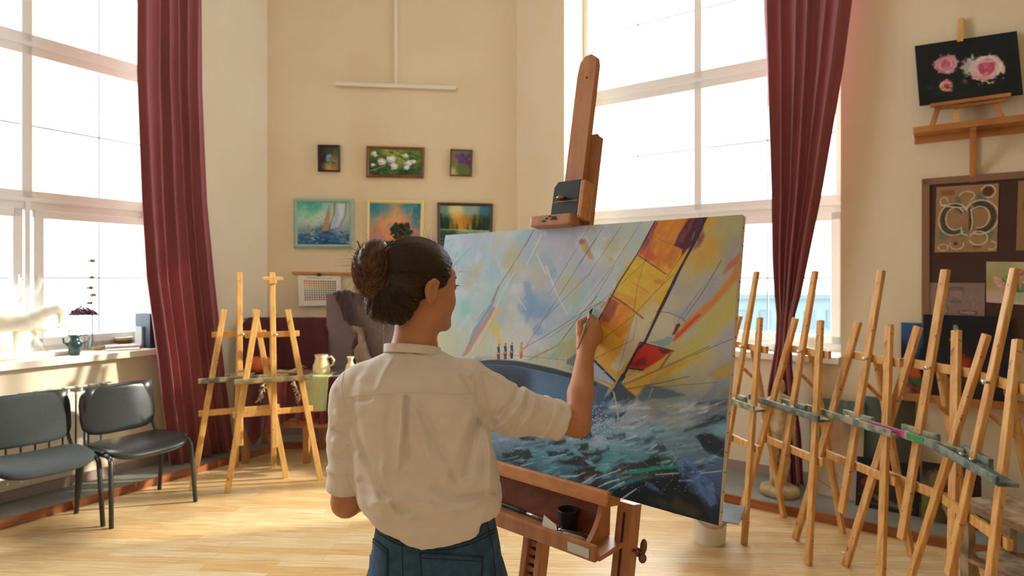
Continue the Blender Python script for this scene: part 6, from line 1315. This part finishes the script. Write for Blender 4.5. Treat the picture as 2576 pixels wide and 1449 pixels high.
for k in range(260):      # flyaway hairs round the bun, crown and nape
    m_ = k % 3
    if m_ == 0: a = rs.uniform(.4, 4.6); p0 = BUN+np.array([math.cos(a)*.042, rs.uniform(-.02, .02), math.sin(a)*.055]); dr = np.array([math.cos(a), rs.normal()*.3, math.sin(a)])
    elif m_ == 1: p0 = A_(rs.uniform(905, 1000), rs.uniform(760, 830), 1.42); dr = np.array([-.5+rs.normal()*.3, rs.normal()*.3, -.7])
    else: a = rs.uniform(.2, 2.6); p0 = hl2w((0, 0, 0))+np.array([math.cos(a)*.088, 0, math.sin(a)*.11+.008]); dr = np.array([math.cos(a)*.6-.4, rs.normal()*.4, math.sin(a)*.7])
    dr = dr/np.linalg.norm(dr); L_ = rs.uniform(.015, .05); w_ = rs.normal(size=3); st = [p0+dr*L_*t+w_*.35*L_*t*t+np.array([0, 0, -1])*.2*L_*t*t for t in np.linspace(0, 1, 8)]; S3.append(st)
for (a, b, c_) in (((925, 742), (950, 760), (975, 735)), ((915, 735), (935, 752), (965, 742)), ((905, 745), (925, 800), (980, 828)), ((900, 700), (893, 740), (915, 760))):
    for k in range(14):
        j = rs.normal(size=3)*.003; A0, B0, C0 = A_(*a, 1.39), A_(*b, 1.385), A_(*c_, 1.40); S3.append([(1-t)**2*A0+2*t*(1-t)*B0+t*t*C0+j*(1+t) for t in np.linspace(0, 1, 10)])
curves('flyaway_hair', S3, mat('bun_strand', '#8a6038'), hair, .00035)
for a, b in (((972, 622, 1.385), (988, 604, 1.375)), ((908, 628, 1.40), (899, 606, 1.40))): MB().tube([P(*a), P(*b)], .0014, 6).build('hairpin', mat('hairpin', '#3a2a22', .3, metal=.5), bun)
# ---- shirt
def zpy(py): return CAMZ-(py-HY)/FPX*1.48
rows = [(868, 1040, 52, .060), (885, 1040, 66, .066), (900, 1038, 100, .075), (915, 1037, 132, .082), (935, 1036, 158, .092), (965, 1038, 170, .105), (1000, 1040, 172, .115), (1050, 1047, 172, .118), (1100, 1060, 176, .118), (1150, 1068, 181, .118), (1200, 1075, 186, .122), (1250, 1082, 182, .126), (1290, 1090, 170, .124), (1320, 1094, 160, .12), (1365, 1096, 158, .12)]
rz_ = [zpy(r_[0]) for r_ in rows][::-1]; rcx = [(r_[1]-CX)/FPX*1.48 for r_ in rows][::-1]; ra_ = [r_[2]/FPX*1.455 for r_ in rows][::-1]; rb_ = [r_[3] for r_ in rows][::-1]
hemx = [900, 925, 960, 1000, 1060, 1130, 1196, 1206, 1210, 1257, 1300]; hemy = [1270, 1288, 1314, 1326, 1345, 1336, 1322, 1312, 1290, 1286, 1280]
CRE = [  # fold ridges (+) and valleys (-): points in view, amplitude, width px
 ([(1012, 995), (1008, 1080), (1000, 1180)], .006, 9), ([(1022, 1000), (1022, 1090), (1026, 1150)], -.004, 5), ([(985, 1000), (970, 1080), (955, 1170)], -.0035, 9), ([(1050, 1020), (1090, 1090), (1120, 1150), (1150, 1210)], -.004, 10), ([(1045, 1030), (1070, 1120), (1090, 1180)], .004, 12),
 ([(965, 1090), (960, 1180), (985, 1290)], .004, 10), ([(885, 1010), (895, 1080), (920, 1150)], -.003, 9), ([(870, 1000), (900, 1010), (930, 1000)], -.0025, 6), ([(1185, 1050), (1150, 1120), (1120, 1200)], .003, 14), ([(1200, 1060), (1190, 1120), (1170, 1200)], -.004, 10), ([(1225, 1090), (1235, 1160), (1230, 1240)], .004, 9),
 ([(900, 1150), (930, 1200), (960, 1290)], .004, 12), ([(910, 1210), (960, 1240), (1020, 1290)], -.003, 10), ([(940, 1265), (1000, 1262), (1080, 1270)], .004, 10), ([(1000, 1300), (1080, 1290), (1180, 1275)], .003, 10), ([(1090, 1230), (1150, 1255), (1240, 1240)], -.004, 10),
 ([(985, 905), (965, 940), (950, 975)], .003, 8), ([(1020, 910), (1012, 950)], -.002, 8), ([(1090, 905), (1120, 930), (1180, 940)], .002, 9), ([(905, 955), (930, 980)], .002, 8), ([(1165, 945), (1185, 980)], -.002, 7)]
SLV = [ ([(1215, 950), (1235, 1010), (1245, 1060)], -.005, 8), ([(1250, 950), (1275, 1000), (1285, 1060)], .004, 9), ([(1318, 985), (1310, 1020), (1270, 1060), (1230, 1085)], .006, 8), ([(1305, 975), (1292, 1010), (1258, 1045)], -.006, 7), ([(1345, 1010), (1335, 1045), (1300, 1085)], .005, 8), ([(1330, 1005), (1322, 1035), (1290, 1075)], -.005, 6), ([(1225, 935), (1260, 955), (1285, 985)], .004, 8),
 ([(845, 1040), (865, 1060), (885, 1050)], .006, 7), ([(842, 1080), (862, 1095), (885, 1085)], -.005, 6), ([(840, 1110), (862, 1125), (888, 1110)], .007, 7), ([(845, 1140), (862, 1150), (885, 1142)], -.005, 6), ([(850, 985), (870, 1010), (880, 1040)], -.004, 7)]
def px_of(X): return CX+FPX*X[..., 0]/X[..., 1], HY-FPX*(X[..., 2]-CAMZ)/X[..., 1]
def folds(X, L):
    px, py = px_of(X); o = 0
    for pts, am, wd in L:
        dm = None
        for (x0, y0), (x1, y1) in zip(pts[:-1], pts[1:]):
            ex, ey = x1-x0, y1-y0; t = np.clip(((px-x0)*ex+(py-y0)*ey)/(ex*ex+ey*ey), 0, 1); e = (px-x0-t*ex)**2+(py-y0-t*ey)**2; dm = e if dm is None else np.minimum(dm, e)
        o = o+am*np.exp(-dm/(wd*wd))
    return o
YAW = R(7)
def torso(X, grow=0.0):
    z = X[..., 2]; cx = np.interp(z, rz_, rcx); a = np.interp(z, rz_, ra_)+grow; b = np.interp(z, rz_, rb_)+grow; cy = np.interp(z, [.95, 1.1, 1.25, 1.42], [1.485, 1.475, 1.478, 1.482])
    x0 = X[..., 0]-cx; y0 = X[..., 1]-cy; x = x0*math.cos(YAW)-y0*math.sin(YAW)*-1*-1; y = y0*math.cos(YAW)+x0*math.sin(YAW)
    n = 2.4; e = (np.abs(x/a)**n+np.abs(y/b)**n)**(1/n)
    return (e-1)*np.minimum(a, b)*.9
CR0 = A_(1180, 972, 1.50); CR1 = A_(1290, 1032, 1.545); CR2 = A_(1402, 1056, 1.598)
CL0 = A_(885, 995, 1.475); CL1 = A_(876, 1110, 1.485); CL2 = A_(868, 1232, 1.495)
def axis_t(X, a, b): ab = b-a; return ((X-a) @ ab)/np.linalg.norm(ab)
def shirt_sdf(X):
    d = torso(X)
    d = smax(d, X[..., 2]-zpy(876), .012)
    back = np.clip((1.50-X[..., 1])/.04, 0, 1)
    d = d-folds(X, CRE)*back*2.2
    s = smin(cap(X, CR0, CR1, .060, .061), cap(X, CR1, CR2, .061, .046), .02); s = smax(s, axis_t(X, CR1, CR2)-np.linalg.norm(CR2-CR1)+.018, .006)
    s2 = smin(cap(X, CL0, CL1, .052, .047), cap(X, CL1, CL2, .047, .040), .02); s2 = smax(s2, axis_t(X, CL1, CL2)-np.linalg.norm(CL2-CL1)+.018, .006)
    fo = folds(X, SLV)*1.4; d = smin(d, s-fo, .018); d = smin(d, s2-fo, .013)
    d = smin(d, cap(X, A_(900, 955, 1.475), A_(1170, 945, 1.485), .030, .034), .03)
    px, py = px_of(X); hz = CAMZ-(np.interp(px, hemx, hemy)-HY)/FPX*1.45
    d = smax(d, hz-X[..., 2], .004)
    return d+vnoise(X, 45, 4)*.0022+vnoise(X, 110, 6)*.0009
vs, fs = surf(shirt_sdf, (-.50, 1.30, .96), (.16, 1.68, 1.44), .0038)
c_ = vs[fs].mean(1); inner = (np.abs(torso(c_)) < 9); keep = ~((c_[:, 2] > zpy(883)) & (np.hypot(c_[:, 0]-NK1[0], c_[:, 1]-NK1[1]) < .045))
shirt = raw_mesh('shirt', vs, fs[keep], m_shirt, person)
# collar band
cc_ = np.array(P(1038, 884, 1.480))
def collar(u, v):
    a = 2*PI*u+PI/2+.12; r = 1-.02*v; x = math.cos(a)*.0675*r; y = math.sin(a)*.064*r; zz = v*.021-.004 - .20*(y+.02)*1.0-.06*x
    return V(cc_[0]+x, cc_[1]+y, cc_[2]+zz)
MB().grid(lambda u, v: collar(u*.97, v), 60, 4).build('collar', m_shirt, shirt, solid=.003)
# rolled cuffs
def cuff(name, a, b, r0, r1, seed):
    a = np.array(a); b = np.array(b); rs_ = np.random.RandomState(seed); ax = (b-a)/np.linalg.norm(b-a); L = np.linalg.norm(b-a)
    def f(X):
        d = cap(X, a-ax*.05, b+ax*.05, r0, r1); t = axis_t(X, a, b); d = smax(d, t-L, .006); d = smax(d, -t, .006); inner_ = cap(X, a-ax*.1, b+ax*.1, r0-.010, r1-.010)
        th = np.arctan2(X[..., 2]-a[2], X[..., 1]-a[1]); d = d-.0016*np.sin(t*150+1.5*np.sin(th*2))-vnoise(X, 60, seed)*.0014
        return smax(d, -inner_, .002)
    lo = np.minimum(a, b)-.08; hi = np.maximum(a, b)+.08
    vs, fs = surf(f, lo, hi, .0034); return raw_mesh(name, vs, fs, m_shirt, shirt)
ax_ = (CR2-CR1)/np.linalg.norm(CR2-CR1); cuff('cuff', CR2-ax_*.050, CR2+ax_*.010, .0535, .0505, 1)
ax_ = (CL2-CL1)/np.linalg.norm(CL2-CL1); cuff('cuff', CL2-ax_*.062, CL2+ax_*.004, .0455, .0435, 2)
# ---- ray marching against a cloth surface, used to lay seams and pockets on it
def hit(fn, pts, back=1.15, n=70):
    D_ = np.array([[(x-CX)/FPX, 1, -(y-HY)/FPX] for x, y in pts]); t = np.full(len(pts), back)
    for k in range(n):
        X = np.array([0, 0, CAMZ])+D_*t[:, None]; t = t+np.clip(fn(X), -.01, .03)*.7
    return [Vector(p_) for p_ in np.array([0, 0, CAMZ])+D_*t[:, None]]
def seam(fn, poly, r, m, parent, name, n=24, push=.0):
    pts = []
    for (x0, y0), (x1, y1) in zip(poly[:-1], poly[1:]):
        for k in range(n): t = k/n; pts.append((x0+(x1-x0)*t, y0+(y1-y0)*t))
    pts.append(poly[-1]); h_ = hit(fn, pts); ok = np.abs(fn(np.array([tuple(q) for q in h_]))) < .006; h_ = [q for q, k in zip(h_, ok) if k]; return MB().tube([q-V(0, push, 0) for q in h_], r, 6).build(name, m, parent)
seam(shirt_sdf, [(862, 1002), (900, 994), (1000, 988), (1100, 988), (1194, 990)], .0016, m_shirt, shirt, 'yoke_seam')
seam(shirt_sdf, [(1196, 912), (1194, 960), (1196, 1020), (1206, 1066)], .0016, m_shirt, shirt, 'sleeve_seam')
seam(shirt_sdf, [(866, 935), (858, 970), (866, 1020)], .0014, m_shirt, shirt, 'sleeve_seam')
S4 = []
lowb = [(908, 770), (916, 795), (932, 812), (955, 824), (985, 831), (1012, 829), (1030, 815), (1045, 795), (1058, 770), (1062, 745)]
for k in range(420):
    t = rs.uniform(0, len(lowb)-1.001); i_ = int(t); f_ = t-i_; x0 = lowb[i_][0]*(1-f_)+lowb[i_+1][0]*f_; y0 = lowb[i_][1]*(1-f_)+lowb[i_+1][1]*f_
    x0 += (985-x0)*.06; y0 -= rs.uniform(2, 10); x1 = 955+rs.normal()*14; y1 = 735+rs.normal()*9; mx = (x0+x1)/2+(x0-970)*.22; my = (y0+y1)/2+12; j = rs.uniform(.6, 1)
    S4.append([((1-q)**2*x0+2*q*(1-q)*mx+q*q*x1, (1-q)**2*y0+2*q*(1-q)*my+q*q*y1) for q in np.linspace(0, j, 9)])
H4 = hit(hair_sdf, [q for st in S4 for q in st], 1.2, 80)
curves('hair_strands', [[H4[k*9+i_]-V(0, .0006, 0) for i_ in range(9)] for k in range(len(S4)) if all(H4[k*9+i_].y < 1.62 for i_ in range(9))], mat('hair_strand', '#3d281b'), hair, .0005)
# ---- jeans
jr = [(1275, 1096, 148, .108), (1300, 1096, 150, .110), (1345, 1097, 158, .114), (1400, 1098, 165, .120), (1449, 1098, 171, .124), (1520, 1100, 176, .126), (1600, 1100, 172, .12)]
jz = [zpy(r_[0]) for r_ in jr][::-1]; jx = [(r_[1]-CX)/FPX*1.48 for r_ in jr][::-1]; ja = [r_[2]/FPX*1.455 for r_ in jr][::-1]; jb = [r_[3] for r_ in jr][::-1]
def jeans_sdf(X):
    z = X[..., 2]; cx = np.interp(z, jz, jx); a = np.interp(z, jz, ja); b = np.interp(z, jz, jb); x = X[..., 0]-cx; y = X[..., 1]-1.487; n = 2.3
    d = ((np.abs(x/a)**n+np.abs(y/b)**n)**(1/n)-1)*np.minimum(a, b)*.9
    d = smax(d, z-zpy(1278), .006); d = smax(d, .74-z, .02)
    for s in (-1, 1):
        h = np.array([-.181+s*.083, 1.49, .82]); k = np.array([-.181+s*.10, 1.49, .47]); a_ = np.array([-.181+s*.11, 1.485, .10])
        d = smin(d, cap(X, h, k, .088, .068), .03); d = smin(d, smax(cap(X, k, a_, .068, .062), .075-z, .006), .02)
    px, py = px_of(X); d = d+.006*np.exp(-((px-1085)/8)**2)*np.clip((py-1400)/60, 0, 1)*(X[..., 1] < 1.49)
    return d+vnoise(X, 60, 8)*.0012
vs, fs = surf(jeans_sdf, (-.42, 1.32, .05), (.06, 1.66, 1.06), .006)
jeans = raw_mesh('jeans', vs, fs, m_denim, person)
def patch(poly_px, nu, nv, off, name, m, parent, fn=jeans_sdf):
    (a, b, c, d) = poly_px; pts = []
    for j in range(nv+1):
        for i in range(nu+1):
            u, v = i/nu, j/nv; pts.append(((a[0]*(1-u)+b[0]*u)*(1-v)+(d[0]*(1-u)+c[0]*u)*v, (a[1]*(1-u)+b[1]*u)*(1-v)+(d[1]*(1-u)+c[1]*u)*v))
    h_ = hit(fn, pts); ok = np.abs(fn(np.array([tuple(q) for q in h_]))) < .006
    fc = [[j*(nu+1)+i, j*(nu+1)+i+1, (j+1)*(nu+1)+i+1, (j+1)*(nu+1)+i] for j in range(nv) for i in range(nu)]; fc = [f for f in fc if all(ok[k] for k in f)]
    us = sorted({k for f in fc for k in f}); mp_ = {k: i for i, k in enumerate(us)}; mb = MB(); mb.add([h_[k]-V(0, off, 0) for k in us], [[mp_[k] for k in f] for f in fc], True)
    return mb.build(name, m, parent, solid=.003)
pk = patch([(1056, 1388), (1216, 1398), (1204, 1560), (1066, 1560)], 20, 20, .002, 'back_pocket', m_denim, jeans)
pk2 = patch([(934, 1352), (975, 1385), (972, 1520), (926, 1500)], 8, 14, .001, 'back_pocket', m_denim, jeans)
for pl in ([(1057, 1391), (1216, 1401)], [(1057, 1403), (1215, 1413)], [(1057, 1391), (1062, 1470)], [(1215, 1401), (1212, 1470)]): seam(lambda X: jeans_sdf(X)-.003, pl, .0013, m_stitch, pk, 'pocket_seam', 12)
for pl in ([(935, 1352), (975, 1385)], [(934, 1361), (974, 1394)], [(975, 1385), (974, 1470)]): seam(lambda X: jeans_sdf(X)-.002, pl, .0013, m_stitch, pk2, 'pocket_seam', 12)
for pl in ([(952, 1332), (1000, 1360), (1075, 1374), (1130, 1374), (1190, 1358), (1245, 1330)], [(950, 1341), (1000, 1369), (1075, 1383), (1130, 1383), (1190, 1367), (1247, 1339)], [(1010, 1350), (1014, 1449), (1012, 1520)], [(1222, 1300), (1240, 1380), (1246, 1449)]): seam(jeans_sdf, pl, .0015, m_stitch, jeans, 'seam', 14)
for bx_, by_ in ((1012, 1345), (1214, 1318)):
    h_ = hit(jeans_sdf, [(bx_, by_-26), (bx_, by_+16)]); MB().tube([h_[0]-V(0, .004, 0), (h_[0]+h_[1])/2-V(0, .007, 0), h_[1]-V(0, .004, 0)], .0052, 6).build('belt_loop', m_denim, jeans)
for s in (-1, 1):
    c_ = V(-.181+s*.113, 1.53, 0)
    sf = lambda X: smax(smin(cap(X, (c_.x, 1.47, .035), (c_.x+s*.01, 1.62, .028), .042, .036), cap(X, (c_.x, 1.475, .05), (c_.x, 1.48, .09), .042, .04), .02), .003-X[..., 2], .003)
    vs, fs = surf(sf, (c_.x-.07, 1.40, -.005), (c_.x+.08, 1.69, .14), .006); raw_mesh('shoe', vs, fs, mat('white_shoe', '#dcd8d2', .5), person)
# ---- brush in her hand
tipc = A_(1491, 776, 1.828)
bt = thing('paintbrush', 'slim brush in the woman\'s raised hand, its tip touching the big canvas', 'paintbrush', P(1453, 878, 1.690))
b0, b1 = P(1453, 878, 1.690), P(1484, 790, 1.815); MB().tube([b0, b0.lerp(b1, .2), b0.lerp(b1, .6), b0.lerp(b1, .85)], [.0018, .0034, .0036, .0028], 10).build('handle', mat('worn_brush_handle', '#b08a58', .45, var=.4, scale=60), bt)
MB().tube([b0.lerp(b1, .85), b1], [.003, .0032], 10).build('ferrule', m_steel, bt)
MB().tube([b1, P(1487, 781, 1.823), Vector(tipc)], [.0032, .0036, .001], 8).build('bristles', m_br, bt)
